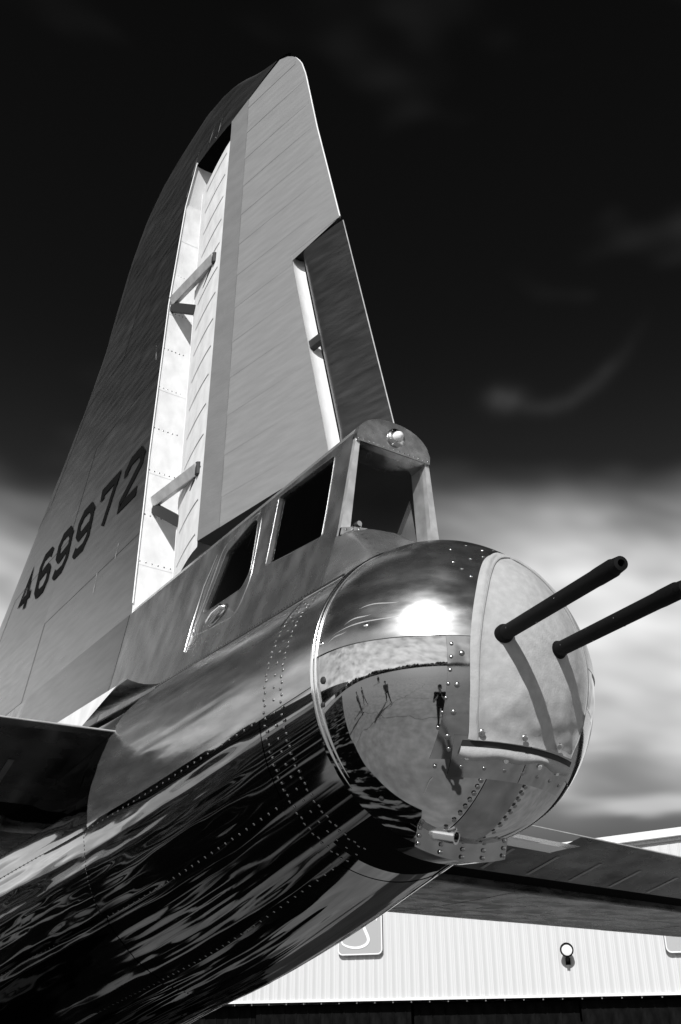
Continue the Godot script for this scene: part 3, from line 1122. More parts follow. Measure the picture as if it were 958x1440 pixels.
func build_fin() -> void:
	var f := holder("fin", bomber)
	var us := [1.0, 1.5, 2.05, 2.65, 3.25, 3.8, 4.33]
	var xs := [0.0, 0.22, 0.6, 1.0]
	for sgn in [1.0, -1.0]:
		for i in us.size() - 1:
			for j in xs.size() - 1:
				var st := new_st()
				var off := 0.0016 * ((i + j) % 2)
				var rows := []
				for r in 9:
					var row := PackedVector3Array()
					var u := lerpf(us[i], us[i + 1] + (0.008 if i < us.size() - 2 else 0.0), r / 8.0)
					for c in 13: row.append(fin_point(lerpf(xs[j], minf(xs[j + 1] + 0.004, 1.0), c / 12.0), u, sgn, off))
					rows.append(row)
				grid(st, rows)
				part("skin_panel", st, "fin_metal" if (i * 2 + j) % 3 else "fin_metal_b", f)
		# bright trailing edge of the skin
		var st := new_st()
		var pts := PackedVector3Array()
		var rad := PackedFloat32Array()
		for r in 41:
			var u := lerpf(1.06, 4.33, r / 40.0)
			pts.append(fin_point(1.0, u, sgn, 0.0) + Vector3(0.004, 0, 0)); rad.append(0.004)
		tube(st, pts, rad, 6)
		part("edge_strip", st, "white_paint", f)
	# tip cap, overhanging the rudder
	var st := new_st()
	for sgn in [1.0, -1.0]:
		var rows := []
		for r in 17:
			var u := 4.33 + 0.59 * (1.0 - pow(1.0 - r / 16.0, 1.6))
			var row := PackedVector3Array()
			for c in 41: row.append(cap_point(1.0 - pow(1.0 - c / 40.0, 1.5), u, sgn))
			rows.append(row)
		grid(st, rows)
	var low := []
	for sgn in [1.0, 0.0, -1.0]:
		var row := PackedVector3Array()
		for c in 31:
			var q := cap_point(c / 30.0, 4.33, 1.0)
			var q2 := cap_point(c / 30.0, 4.33, -1.0)
			row.append(q.lerp(q2, 0.5 - 0.5 * sgn) + Vector3(0, 0.001, 0))
		low.append(row)
	part("tip_cap", st, "fin_metal_b", f)
	st = new_st()
	grid(st, low)
	part("tip_rib", st, "interior", f)  # black puts the shade under the cap into the colour
	# rear spar web seen through the rudder gap, one panel per bay
	var sp := holder("rear_spar", bomber)
	for i in 11:
		var u0 := lerpf(1.0, 4.33, i / 11.0)
		var u1 := lerpf(1.0, 4.33, (i + 1) / 11.0) + 0.006
		st = new_st()
		var rows := []
		for r in 5:
			var u := lerpf(u0, u1, r / 4.0)
			var row := PackedVector3Array()
			for c in 9:
				var t := lerpf(1.0, -1.0, c / 8.0)
				row.append(V(fin_te(u) - 0.003 + 0.0015 * (i % 2) - 0.006 * (1.0 - t * t), u, t * (fin_t(u) - 0.002)))
			rows.append(row)
		grid(st, rows)
		part("web_panel", st, "white_paint", sp)
		var rv := []
		for k in 6:
			var t := lerpf(0.9, -0.3, k / 5.0)
			rv.append(frame(V(fin_te(u0) - 0.004 - 0.006 * (1 - t * t), u0 + 0.02, t * fin_t(u0)), Vector3(1, 0, 0), 0.005))
		rivets(sp, rv, "rivet_metal")
	# pale strips that paint glints along the skin joints
	for sc in [[-2.72, 2.93, -2.66, 2.74], [-2.80, 1.57, -2.82, 1.47], [-3.12, 1.50, -3.13, 1.36], [-2.17, 4.49, -2.2, 4.30], [-2.28, 4.52, -2.36, 4.30], [-2.50, 4.45, -2.6, 4.1]]:
		st = new_st()
		var rows := [PackedVector3Array(), PackedVector3Array()]
		for k in 7:
			var t := k / 6.0
			for q in 2:
				var aa := lerpf(sc[0], sc[2], t) + 0.010 * (q - 0.5) * (0.4 + sin(t * 9.0 + sc[1]) * 0.6)
				var uu := lerpf(sc[1], sc[3], t)
				if uu < 4.33: rows[q].append(on_fin(aa, uu, 0.004))
				else:
					var cp := cap_point(clampf((aa - fin_le(uu)) / (cap_te(uu) - fin_le(uu)), 0.0, 1.0), uu, 1.0)
					rows[q].append(cp + Vector3(0, 0, 0.004))
		grid(st, rows)
		part("seam_glint", st, "frame_light", f)
	# serial number, painted on the skin
	var digits := {
		"4": [[[0.62, 0.0], [0.62, 1.0], [0.0, 0.32], [0.95, 0.32]]],
		"6": [[[0.95, 0.88], [0.78, 1.0], [0.28, 1.0], [0.05, 0.8], [0.05, 0.2], [0.28, 0.0], [0.74, 0.0], [0.95, 0.18], [0.95, 0.42], [0.74, 0.58], [0.05, 0.5]]],
		"9": [[[0.05, 0.12], [0.22, 0.0], [0.72, 0.0], [0.95, 0.2], [0.95, 0.8], [0.72, 1.0], [0.26, 1.0], [0.05, 0.82], [0.05, 0.58], [0.26, 0.42], [0.95, 0.5]]],
		"7": [[[0.05, 0.8], [0.05, 1.0], [0.95, 1.0], [0.5, 0.0]]],
		"2": [[[0.05, 0.72], [0.05, 0.85], [0.25, 1.0], [0.75, 1.0], [0.95, 0.82], [0.95, 0.66], [0.05, 0.12], [0.05, 0.0], [0.97, 0.0]]],
	}
	var text := "469972"
	for i in text.length():
		st = new_st()
		for stroke in digits[text[i]]:
			stroke_on_fin(st, stroke, -5.05 + i * 0.423, 1.845, 0.285, 0.285, 0.066)
		part("serial_digit", st, "black_paint", f)

func on_fin(a: float, u: float, off: float) -> Vector3:
	var le := fin_le(u)
	var x := clampf((a - le) / (fin_te(u) - le), 0.0, 1.0)
	return V(a, u, fin_t(u) * fin_profile(x) + off)

func stroke_on_fin(st: SurfaceTool, stroke: Array, a0: float, u0: float, w: float, h: float, thick: float) -> void:
	var pts := []
	for q in stroke: pts.append(Vector2(q[0] * w, q[1] * h))
	var hw := thick * 0.5
	var l := []
	var r := []
	for i in pts.size():
		var d0: Vector2 = (pts[i] - pts[maxi(i - 1, 0)]).normalized()
		var d1: Vector2 = (pts[mini(i + 1, pts.size() - 1)] - pts[i]).normalized()
		if i == 0: d0 = d1
		if i == pts.size() - 1: d1 = d0
		var n0 := Vector2(-d0.y, d0.x)
		var n1 := Vector2(-d1.y, d1.x)
		var m := (n0 + n1).normalized()
		var k := minf(hw / maxf(m.dot(n0), 0.45), hw * 1.7)
		l.append(pts[i] + m * k); r.append(pts[i] - m * k)
	var shear := 0.06
	var lift := func(q: Vector2) -> Vector3: return on_fin(a0 + q.x + shear * q.y + 0.02, u0 + q.y, 0.005)
	group_no += 1
	st.set_smooth_group(group_no)
	for i in pts.size() - 1:
		for s in 4:
			var t0 := s / 4.0
			var t1 := (s + 1) / 4.0
			var la: Vector2 = l[i].lerp(l[i + 1], t0)
			var lb: Vector2 = l[i].lerp(l[i + 1], t1)
			var ra: Vector2 = r[i].lerp(r[i + 1], t0)
			var rb: Vector2 = r[i].lerp(r[i + 1], t1)
			tri(st, lift.call(la), lift.call(lb), lift.call(rb))
			tri(st, lift.call(la), lift.call(rb), lift.call(ra))

# rudder, in its own axes: c along the chord from its leading edge, t up the hinge line, z to port; swung a little to starboard
const RX := Vector3(0.989, 0.085, -0.122)
const RY := Vector3(-0.086, 0.996, 0.0)
func R(c: float, t: float, z: float) -> Vector3:
	var rz := RX.cross(RY)
	return V(-1.72, 1.1, 0.0) + RX * c + RY * t + rz * z

func rud_te(t: float) -> float:
	return pick(t, [0.0, 0.06, 1.514, 1.9, 2.34, 2.91, 3.06, 3.16, 3.24, 3.30], [1.265, 1.256, 0.968, 0.89, 0.80, 0.70, 0.66, 0.615, 0.555, 0.46])

func rud_t(t: float) -> float:
	return pick(t, [0.0, 1.6, 3.2], [0.11, 0.082, 0.055])

func rud_drop(c: float, t: float) -> float:
	# the top edge falls a little towards the hinge
	return 0.14 * (1.0 - minf(1.0, c / 0.45)) * smoothstep(2.3, 3.3, t)

func rud_half(c: float, t: float) -> float:
	var te := rud_te(minf(t, 3.0))
	return rud_t(t) * pow(clampf(1.0 - c / te, 0.0, 1.0), 0.85) + 0.004

func cut(t: float) -> float:
	return lerpf(0.905, 0.63, clampf((t - 0.12) / 1.34, 0.0, 1.0))

func build_rudder() -> void:
	var o := holder("rudder", bomber)
	var ts := []
	for i in 14: ts.append(lerpf(0.06, 3.2, i / 13.0))
	for sgn in [1.0, -1.0]:
		# leading strip, then the fabric
		var st := new_st()
		rud_sheet(st, 0.0, 0.17, sgn, 0.001)
		part("leading_edge_strip", st, "fabric_edge", o)
		st = new_st()
		rud_sheet(st, 0.168, -1.0, sgn, 0.0)
		part("fabric_cover", st, "fabric", o)
		# rib tapes and sagging cloth between them are part of the cover; the tapes stand proud
		for i in range(1, 14):
			st = new_st()
			var t: float = ts[i] - 0.05
			var rows := [PackedVector3Array(), PackedVector3Array()]
			var cmax := rud_te(t) - 0.01 if t > 1.47 or t < 0.12 else cut(t)
			for k in 15:
				var c := lerpf(0.17, cmax, k / 14.0)
				for q in 2: rows[q].append(R(c, t + (q - 0.5) * 0.03 - 0.06 * c, sgn * (rud_half(c, t) + 0.0009)))
			grid(st, rows)
			part("rib_tape", st, "fabric", o)
	# nose: low white fairing that reaches forward into the fin, with dark rib joints
	var st := new_st()
	for sgn in [1.0, -1.0]:
		var rows := []
		for i in 31:
			var t := lerpf(0.03, 2.98, i / 30.0)
			var row := PackedVector3Array()
			for k in 9:
				row.append(nose(k / 8.0, t, sgn))
			rows.append(row)
		grid(st, rows)
	part("nose_fairing", st, "white_paint", o)
	for i in 15:
		st = new_st()
		var t := lerpf(0.12, 2.9, i / 14.0)
		var rows := [PackedVector3Array(), PackedVector3Array()]
		for k in 9:
			for q in 2:
				var n0 := nose(0.08 + k / 8.0 * 0.72, t + (q - 0.5) * 0.007, 1.0)
				rows[q].append(n0 + RX.cross(RY) * 0.0016)
		grid(st, rows)
		part("joint_strip", st, "tab_metal", o)
	# bright rear spar in the trim tab cut-out
	st = new_st()
	var rows := []
	for i in 11:
		var t := lerpf(0.1, 1.48, i / 10.0)
		var row := PackedVector3Array()
		for k in 5:
			var z := lerpf(1.0, -1.0, k / 4.0)
			row.append(R(cut(t) - 0.012 * (1 - z * z), t, z * rud_half(cut(t), t)))
		rows.append(row)
	grid(st, rows)
	part("tab_spar", st, "white_paint", o)
	var cut_ribs := [[1.482, 0.62, 0.965], [3.30, 0.0, 0.45], [0.06, 0.0, 0.89]]
	for cr in cut_ribs:
		st = new_st()
		var row0 := PackedVector3Array()
		var row1 := PackedVector3Array()
		for k in 9:
			var c := lerpf(cr[1], cr[2], k / 8.0)
			row0.append(R(c, cr[0] - rud_drop(c, cr[0]), rud_half(c, cr[0]))); row1.append(R(c, cr[0] - rud_drop(c, cr[0]), -rud_half(c, cr[0])))
		grid(st, [row0, row1])
		part("end_rib", st, "rubber", o)
	# trim tab
	st = new_st()
	for sgn in [1.0, -1.0]:
		rows = []
		for i in 13:
			var t := lerpf(0.06, 1.47, i / 12.0)
			var row := PackedVector3Array()
			for k in 9:
				var c := lerpf(cut(t) + 0.05, rud_te(t), pow(k / 8.0, 1.3))
				var half := rud_half(c, t) * (sqrt(minf(1.0, k / 2.0)))
				row.append(R(c, t, sgn * half - 0.06 * (c - cut(t) - 0.05)))
			rows.append(row)
		grid(st, rows)
	for tt in [0.06, 1.47]:
		var r0 := PackedVector3Array()
		var r1 := PackedVector3Array()
		for k in 9:
			var c := lerpf(cut(tt) + 0.05, rud_te(tt), pow(k / 8.0, 1.3))
			var half := rud_half(c, tt) * sqrt(minf(1.0, k / 2.0))
			r0.append(R(c, tt, half - 0.06 * (c - cut(tt) - 0.05))); r1.append(R(c, tt, -half - 0.06 * (c - cut(tt) - 0.05)))
		grid(st, [r0, r1])
	part("trim_tab", st, "tab_metal", o)
	st = new_st()
	rod(st, R(rud_te(0.06), 0.06, -0.06 * 0.3), R(rud_te(1.47), 1.47, -0.06 * 0.29), 0.0032, 6)
	part("tab_edge", st, "frame_light", o)
	for t in [0.8]:
		st = new_st()
		beam(st, R(cut(t) - 0.01, t, 0.012), R(cut(t) + 0.07, t, 0.008), RY, 0.05, 0.03)
		part("tab_hinge", st, "rubber", o)
	# bright trailing edge bead
	st = new_st()
	var pts := PackedVector3Array()
	var rad := PackedFloat32Array()
	for i in 31:
		var t := lerpf(1.49, 3.295, i / 30.0)
		pts.append(R(rud_te(t), t, 0)); rad.append(0.004)
	tube(st, pts, rad, 6)
	part("trailing_edge", st, "white_paint", o)
	# hinge brackets: fin spar to rudder, each a pair of arms and a dark foot
	for hb in [3.2, 1.7]:
		var b := holder("hinge_bracket", bomber)
		var root := V(fin_te(hb) + 0.0, hb + 0.02, 0.075)
		var tip := V(-1.98 if hb > 2 else -1.82, hb - 0.09, 0.075 if hb > 2 else 0.1)
		st = new_st()
		beam(st, root, tip, Vector3(0, 1, 0.4), 0.06, 0.035)
		part("upper_arm", st, "frame_light", b)
		st = new_st()
		var foot := V(fin_te(hb) + 0.30, hb - 0.22, 0.02)
		beam(st, V(fin_te(hb) + 0.0, hb - 0.02, 0.07), foot, Vector3(0, 1, 0), 0.06, 0.03)
		part("lower_arm", st, "rubber", b)
		st = new_st()
		beam(st, foot, tip + Vector3(-0.05, -0.03, -0.01), Vector3(0, 0, 1), 0.02, 0.02)
		part("brace", st, "rubber", b)
		st = new_st()
		rod(st, tip - RY * 0.035, tip + RY * 0.035, 0.018)
		part("hinge_pin", st, "rubber", b)

func nose(k: float, t: float, sgn: float) -> Vector3:
	# from the skin edge (k 0) forward to the nose (k 1)
	var c := -0.47 * k
	var z := rud_half(0.0, t) * (1.0 - pow(k, 1.35)) - 0.03 * k
	if sgn < 0: z = -rud_half(0.0, t) * sqrt(maxf(0.0, 1.0 - k * k)) - 0.03 * k
	return R(c, t, z - (0.002 if sgn > 0 else 0.0))

func rud_sheet(st: SurfaceTool, c0: float, c1: float, sgn: float, off: float) -> void:
	var rows := []
	for i in 67:
		var t := lerpf(0.06, 3.30, i / 66.0)
		var end := c1
		if c1 < 0: end = rud_te(t) if t > 1.482 else cut(t)
		var row := PackedVector3Array()
		for k in 17:
			var c := lerpf(c0, end, k / 16.0)
			# cloth sags a little between its ribs
			var sag := 0.0012 * absf(sin((t - 0.01 + 0.06 * c) / 3.21 * 13.0 * PI)) if c1 < 0 else 0.0
			row.append(R(c, t - rud_drop(c, t), sgn * (rud_half(c, t) + off - sag)))
		rows.append(row)
	grid(st, rows)

# ------------------------------------------------------------------ tailplane
func tp(x: float, s: float, top: float, sgn: float, defl: float, tab := 0.0, shrink := 0.0) -> Vector3:
	# x over the chord, s = distance from the centre line
	var f := (s - 0.4) / 5.4
	var le := lerpf(-4.0, -3.65, f)
	var te := lerpf(-1.36, -1.9, f)
	var round_tip := sqrt(maxf(0.02, 1.0 - pow(clampf((f - 0.86) / 0.14, 0.0, 1.0), 2.0)))
	var mid := lerpf(le, te, 0.55)
	le = lerpf(mid, le, round_tip)
	te = lerpf(mid, te, round_tip)
	var ch := te - le
	var thick := lerpf(0.30, 0.12, f) * 0.5 * round_tip
	var y := 2.6 * (0.2969 * sqrt(maxf(x, 0.0)) - 0.126 * x - 0.3516 * x * x + 0.2843 * x * x * x - 0.1036 * x * x * x * x) * 1.9
	var u := -0.1 + top * maxf(0.0, thick * y - shrink)
	if x > 0.72: u += tan(defl) * (x - 0.72) * ch
	if x > 0.9: u -= tab * (x - 0.9) * ch
	return V(le + ch * x, u, sgn * s)

func skin_band(st: SurfaceTool, x0: float, x1: float, s0: float, s1: float, sgn: float, defl: float, tab := 0.0, shrink := 0.0) -> void:
	var n := 8
	for top in [1.0, -1.0]:
		var rows := []
		for i in n + 1:
			var s := lerpf(s0, s1, i / float(n))
			var row := PackedVector3Array()
			for k in 13: row.append(tp(x0 + (x1 - x0) * pow(k / 12.0, 1.6 if x0 == 0.0 else 1.0), s, top, sgn, defl, tab, shrink))
			rows.append(row)
		grid(st, rows)
	for x in [x0, x1]:
		if x == 0.0 or x > 0.99: continue
		var a := PackedVector3Array()
		var b := PackedVector3Array()
		for i in n + 1:
			var s := lerpf(s0, s1, i / float(n))
			a.append(tp(x, s, 1.0, sgn, defl, tab, shrink)); b.append(tp(x, s, -1.0, sgn, defl, tab, shrink))
		grid(st, [a, b])
	for s in [s0, s1]:
		var a := PackedVector3Array()
		var b := PackedVector3Array()
		for k in 13:
			var x := lerpf(x0, x1, k / 12.0)
			a.append(tp(x, s, 1.0, sgn, defl, tab, shrink)); b.append(tp(x, s, -1.0, sgn, defl, tab, shrink))
		grid(st, [a, b])

func build_tailplane() -> void:
	for sgn in [1.0, -1.0]:
		var defl := deg_to_rad(16.0 if sgn > 0 else 11.5)
		var h := holder("tailplane", bomber)
		var spans := [0.36, 1.3, 2.3, 3.3, 4.3, 5.78]
		for i in spans.size() - 1:
			var st := new_st()
			skin_band(st, 0.0, 0.655, spans[i], spans[i + 1] + 0.004, sgn, defl, 0.0, 0.0012 * (i % 2))
			part("skin_panel", st, "under_skin", h)
		var e := holder("elevator", bomber)
		var tab_on: bool = sgn < 0
		for sec in [[0.46, 1.15], [1.15, 2.05], [2.05, 5.7]]:
			var st := new_st()
			var has_tab: bool = tab_on and sec[0] == 1.15
			skin_band(st, 0.775, 0.9 if has_tab else 1.0, sec[0], sec[1], sgn, defl, 0.0, 0.006)
			part("fabric_cover", st, "under_skin", e)
			if has_tab:
				st = new_st()
				skin_band(st, 0.903, 1.0, sec[0] + 0.02, sec[1] - 0.02, sgn, defl, 0.22, 0.006)
				part("trim_tab", st, "ring_metal", e)
		var cv := new_st()
		var cove := [PackedVector3Array(), PackedVector3Array(), PackedVector3Array()]
		for i in 13:
			var s := lerpf(0.4, 5.65, i / 12.0)
			for k in 3: cove[k].append(tp([0.65, 0.71, 0.78][k], s, 0.3, sgn, defl, 0.0, 0.002))
		grid(cv, cove)
		part("hinge_cove", cv, "interior", e)  # near-black sheet painting the shade inside the hinge gap
		cv = new_st()
		var ep := PackedVector3Array()
		var er := PackedFloat32Array()
		for i in 21:
			ep.append(tp(1.0, lerpf(0.46, 5.0, i / 20.0), 1.0, sgn, defl)); er.append(0.004)
		tube(cv, ep, er, 6)
		part("trailing_edge", cv, "frame_light", e)
		for i in 15:
			var s := 0.8 + i * 0.33
			var st := new_st()
			var rows := [PackedVector3Array(), PackedVector3Array()]
			for k in 7:
				var x := lerpf(0.785, 0.895, k / 6.0)
				for q in 2: rows[q].append(tp(x, s + 0.012 * (q * 2 - 1), -1.0, sgn, defl, 0.0, 0.0035))
			grid(st, rows)
			part("rib_tape", st, "tab_metal", e)
	# fairings at the tailplane roots: a shell with an outer cheek, open underneath at its after end
	for sgn in [1.0, -1.0]:
		var f := holder("root_fairing", bomber)
		var st := new_st()
		var top := []
		for i in 13:
			var t := i / 12.0
			var a := lerpf(-1.53, -3.9, t)
			var inner := V(a, lerpf(0.385, 0.50, t), sgn * 0.285)
			var outer := V(a - 0.03, lerpf(0.385, 0.40, t), sgn * lerpf(0.418, 0.47, t))
			var row := PackedVector3Array()
			for k in 7:
				var q := inner.lerp(outer, k / 6.0)
				q.y -= 0.012 * sin(k / 6.0 * PI)
				row.append(q)
			top.append(row)
		grid(st, top)
		part("top_sheet", st, "wall_metal", f)
		st = new_st()
		var cheek := []
		for i in 13:
			var t := i / 12.0
			var a := lerpf(-1.56, -3.9, t)
			var row := PackedVector3Array()
			for k in 5:
				row.append(V(a, lerpf(lerpf(0.385, 0.40, t), lerpf(0.384, 0.02, minf(1.0, t * 1.6)), k / 4.0), sgn * (lerpf(0.418, 0.47, t) + 0.02 * k / 4.0)))
			cheek.append(row)
		grid(st, cheek)
		part("cheek_sheet", st, "white_paint", f)
		st = new_st()
		var low := []
		for i in 13:
			var t := i / 12.0
			var a := lerpf(-1.5, -4.3, t)
			var row := PackedVector3Array()
			var ai := deg_to_rad(lerpf(66.0, 72.0, t))
			for k in 7:
				var fa := fus(a, ai + deg_to_rad(4.0) * k, 0.0032) if sgn > 0 else fus(a, -ai - deg_to_rad(4.0) * k, 0.0032)
				fa.z += sgn * 0.02 * sin(k / 6.0 * PI) * sin(t * PI)
				row.append(fa)
			low.append(row)
		grid(st, low)
		part("fillet_sheet", st, "polished", f)

# ------------------------------------------------------------------ turret
const DR := 0.45
const DC := 0.018
func dome_pinch(x: float) -> float:
	return 1.0 - 0.034 * (1.0 - smoothstep(-0.02, 0.22, x))

func dome(el: float, az: float, off := 0.0) -> Vector3:
	# el up from the horizontal, az from dead aft, rising to port; both in radians
	var k := 1.0 if el > 0 else 1.035
	var x := (DR + off) * cos(el) * cos(az)
	var g := dome_pinch(x)
	return V(x, DC + g * (DR * k + off) * sin(el), g * (DR + off) * cos(el) * sin(az))

func dome_up(u: float, p: float, off := 0.0) -> Vector3:
	# the dome's after side above a point (u, p)
	var k := 1.0 if u > DC else 1.035
	var x := sqrt(maxf(DR * DR - pow((u - DC) / k, 2.0) - p * p, 0.0))
	for i in 3:
		var g := dome_pinch(x)
		x = sqrt(maxf(DR * DR - pow((u - DC) / k / g, 2.0) - pow(p / g, 2.0), 0.0))
	var n := Vector3(x, (u - DC) / (k * k), p).normalized()
	return V(x, u, p) + n * off

func dome_patch(st: SurfaceTool, e0: float, e1: float, z0: float, z1: float, off: float, ne: int, nz: int) -> void:
	var rows := []
	for i in ne + 1:
		var row := PackedVector3Array()
		for j in nz + 1: row.append(dome(deg_to_rad(lerpf(e0, e1, i / float(ne))), deg_to_rad(lerpf(z0, z1, j / float(nz))), off))
		rows.append(row)
	grid(st, rows)
	for side_row in [0, ne]:
		var edge := PackedVector3Array()
		var e := e0 if side_row == 0 else e1
		for j in nz + 1: edge.append(dome(deg_to_rad(e), deg_to_rad(lerpf(z0, z1, j / float(nz))), off - 0.004))
		grid(st, [rows[side_row], edge])

func flap_half(u: float) -> float:
	# half width of the canvas boot at height u
	return smooth_pick(u, [-0.225, -0.12, 0.0, 0.10, 0.2, 0.27, 0.31, 0.33, 0.338], [0.172, 0.193, 0.202, 0.188, 0.153, 0.113, 0.075, 0.04, 0.0])

func up_patch(st: SurfaceTool, u0: float, u1: float, left: Callable, right: Callable, off: Callable, nu: int, np: int) -> void:
	var rows := []
	for i in nu + 1:
		var u := lerpf(u0, u1, i / float(nu))
		var row := PackedVector3Array()
		for j in np + 1:
			var p: float = lerpf(left.call(u), right.call(u), j / float(np))
			row.append(dome_up(u, p, off.call(u, p)))
		rows.append(row)
	grid(st, rows)

func build_turret() -> void:
	var d := holder("turret_dome", bomber)
	var st := new_st()
	dome_patch(st, 1.2, 89.9, -93.0, 93.0, 0.0035, 40, 72)
	part("upper_shell", st, "dome_upper", d)
	st = new_st()
	dome_patch(st, -89.9, 2.0, -93.0, 93.0, 0.0, 60, 120)
	part("lower_shell", st, "dome_lower", d)
	# riveted plate round the boot: a left cheek and two lower sheets
	var bot := func(p: float) -> float: return -0.30 + 0.0 * p
	st = new_st()
	up_patch(st, -0.268, 0.026, func(u: float) -> float: return 0.253 + 0.02 * u / 0.3, func(u: float) -> float: return flap_half(maxf(u, -0.225)) - 0.02, func(_u: float, _p: float) -> float: return 0.0026, 16, 6)
	part("cheek_plate", st, "dome_plate", d)
	st = new_st()
	up_patch(st, -0.268, 0.026, func(_u: float) -> float: return -0.253, func(u: float) -> float: return -flap_half(maxf(u, -0.225)) + 0.02, func(_u: float, _p: float) -> float: return 0.0026, 16, 6)
	part("cheek_plate", st, "dome_plate", d)
	st = new_st()
	up_patch(st, -0.305, -0.215, func(u: float) -> float: return 0.205 + 0.25 * (u + 0.215), func(_u: float) -> float: return 0.0, func(_u: float, _p: float) -> float: return 0.0036, 8, 12)
	part("lower_plate", st, "dome_plate", d)
	st = new_st()
	up_patch(st, -0.305, -0.215, func(_u: float) -> float: return -0.003, func(u: float) -> float: return -0.205 - 0.25 * (u + 0.215), func(_u: float, _p: float) -> float: return 0.0031, 8, 12)
	part("lower_plate", st, "dome_plate", d)
	st = new_st()
	up_patch(st, -0.425, -0.30, func(_u: float) -> float: return 0.088, func(_u: float) -> float: return -0.022, func(_u: float, _p: float) -> float: return 0.0022, 14, 8)
	part("centre_strip", st, "dome_strip", d)
	# rivets that can be told apart
	var nr := func(q: Vector3) -> Vector3: return q - V(0, 0, 0)
	var spots := []
	for k in 9:
		var u := -0.31 - k * 0.0135
		spots.append([u, 0.10, 0.0065]); spots.append([u, -0.034, 0.0065])
	for k in 8:
		var p := lerpf(0.205, -0.18, k / 7.0)
		spots.append([-0.247 - 0.006 * (k % 2), p, 0.0062]); spots.append([-0.284, p + 0.012, 0.0055])
	for k in 7: spots.append([-0.20 + k * 0.034, 0.243, 0.0052])
	for s in [[-0.02, 0.208], [-0.10, 0.212], [-0.165, 0.208], [-0.22, 0.205]]: spots.append([s[0], s[1] + 0.012, 0.0078])
	for s in spots:
		var q := dome_up(s[0], s[1], 0.0035)
		rivet(d, q, nr.call(q), s[2])
	for s in [[7.0, 62.0], [5.5, 84.0], [34.0, 30.0], [37.0, 22.0], [40.0, 15.0], [30.0, 27.0], [26.0, 24.0], [44.0, 30.0], [47.0, 12.0], [51.0, 2.0], [50.0, 20.0], [46.0, -8.0]]:
		var q := dome(deg_to_rad(s[0]), deg_to_rad(s[1]), 0.0035)
		rivet(d, q, nr.call(q), 0.0075 if s[0] < 10.0 else 0.0048, "ring_metal")
	for s in [[-8.0, 83.0, 0.011], [-52.0, 72.0, 0.008], [-16.0, 85.0, 0.008]]:
		var q := dome(deg_to_rad(s[0]), deg_to_rad(s[1]), 0.001)
		rivet(d, q, nr.call(q), s[2], "rubber")

	# scuffs in the polish; the last strip paints in a glint
	for sc in [[6.5, 78.0, 9.5, 48.0], [9.0, 72.0, 11.5, 60.0], [14.0, 66.0, 15.0, 50.0], [4.0, 80.0, 7.0, 70.0], [-44.0, 40.0, -50.0, 46.0]]:
		st = new_st()
		var sr := [PackedVector3Array(), PackedVector3Array()]
		for k in 13:
			var t := k / 12.0
			for q in 2: sr[q].append(dome(deg_to_rad(lerpf(sc[0], sc[2], t) + sin(t * 5.0) * 0.6 + (q - 0.5) * 0.45 * sin(PI * t)), deg_to_rad(lerpf(sc[1], sc[3], t)), 0.0039))
		grid(st, sr)
		part("scuff_glint", st, "frame_light", d)

	# canvas boot
	var b := holder("canvas_boot", bomber)
	var wr := FastNoiseLite.new()
	wr.seed = 9
	wr.frequency = 1.0
	st = new_st()
	var rows := []
	for i in 57:
		var u := lerpf(-0.222, 0.3375, 1.0 - pow(1.0 - i / 56.0, 1.25))
		var w := flap_half(u)
		var row := PackedVector3Array()
		for j in 49:
			var p := lerpf(w, -w, j / 48.0)
			var e := minf(w - absf(p), minf(0.3395 - u, u + 0.235))
			var off := 0.004 + 0.010 * smoothstep(0.0, 0.012, e) - 0.004 * smoothstep(0.020, 0.026, e) + 0.012 * smoothstep(0.03, 0.14, e)
			# folds gather above the lower edge
			var low := smoothstep(0.0, -0.2, u)
			off += low * 0.006 * wr.get_noise_2d(u * 9.0 + p * 5.0, p * 4.0 - u * 16.0) + 0.0035 * low * sin(p * 55.0 + 8.0 * sin(u * 14.0)) * smoothstep(0.02, 0.05, e)
			off += 0.004 * wr.get_noise_2d(u * 4.0, p * 6.0) * smoothstep(0.02, 0.08, e)
			row.append(dome_up(u, p, off))
		rows.append(row)
	grid(st, rows)
	part("canvas", st, "canvas", b)
	# piping sewn inside the border
	st = new_st()
	var pts := PackedVector3Array()
	var rad := PackedFloat32Array()
	for i in 81:
		var t := i / 80.0
		var s := t * 2.0 - 1.0
		var u := lerpf(0.318, -0.222, pow(absf(s), 1.6))
		var w := maxf(0.0, flap_half(u + 0.018) - 0.020) if u > -0.2 else flap_half(u) - 0.02
		pts.append(dome_up(u, w * signf(s) if absf(s) > 0.01 else 0.0, 0.0125)); rad.append(0.0024)
	tube(st, pts, rad, 6)
	part("piping", st, "canvas_edge", b)
	# dark slot, then the bright rolled lip under it
	st = new_st()
	rows = []
	for i in 3:
		var row := PackedVector3Array()
		for j in 33: row.append(dome_up(-0.226 - 0.006 * i, lerpf(0.183, -0.180, j / 32.0), 0.0055))
		rows.append(row)
	grid(st, rows)
	part("lower_slot", st, "rubber", b)
	st = new_st()
	rows = []
	for i in 9:
		var row := PackedVector3Array()
		for j in 33:
			var f := j / 32.0
			var u := -0.238 - 0.031 * i / 8.0 * (0.8 + 0.35 * sin(f * 7.0) * 0.4 + 0.15 * sin(f * 17.0))
			row.append(dome_up(u, lerpf(0.182, -0.175, f), 0.0045 + 0.008 * sin(PI * i / 8.0)))
		rows.append(row)
	grid(st, rows)
	part("rolled_lip", st, "canvas", b)
	for p in [0.148, 0.035, -0.085]:
		var q := dome_up(-0.205, p, 0.016)
		rivet(b, q, nr.call(q), 0.0095, "frame_metal")
	for p in [0.16, 0.06, -0.05, -0.13]:
		var q := dome_up(-0.262, p, 0.006)
		rivet(d, q, nr.call(q), 0.008, "ring_metal")

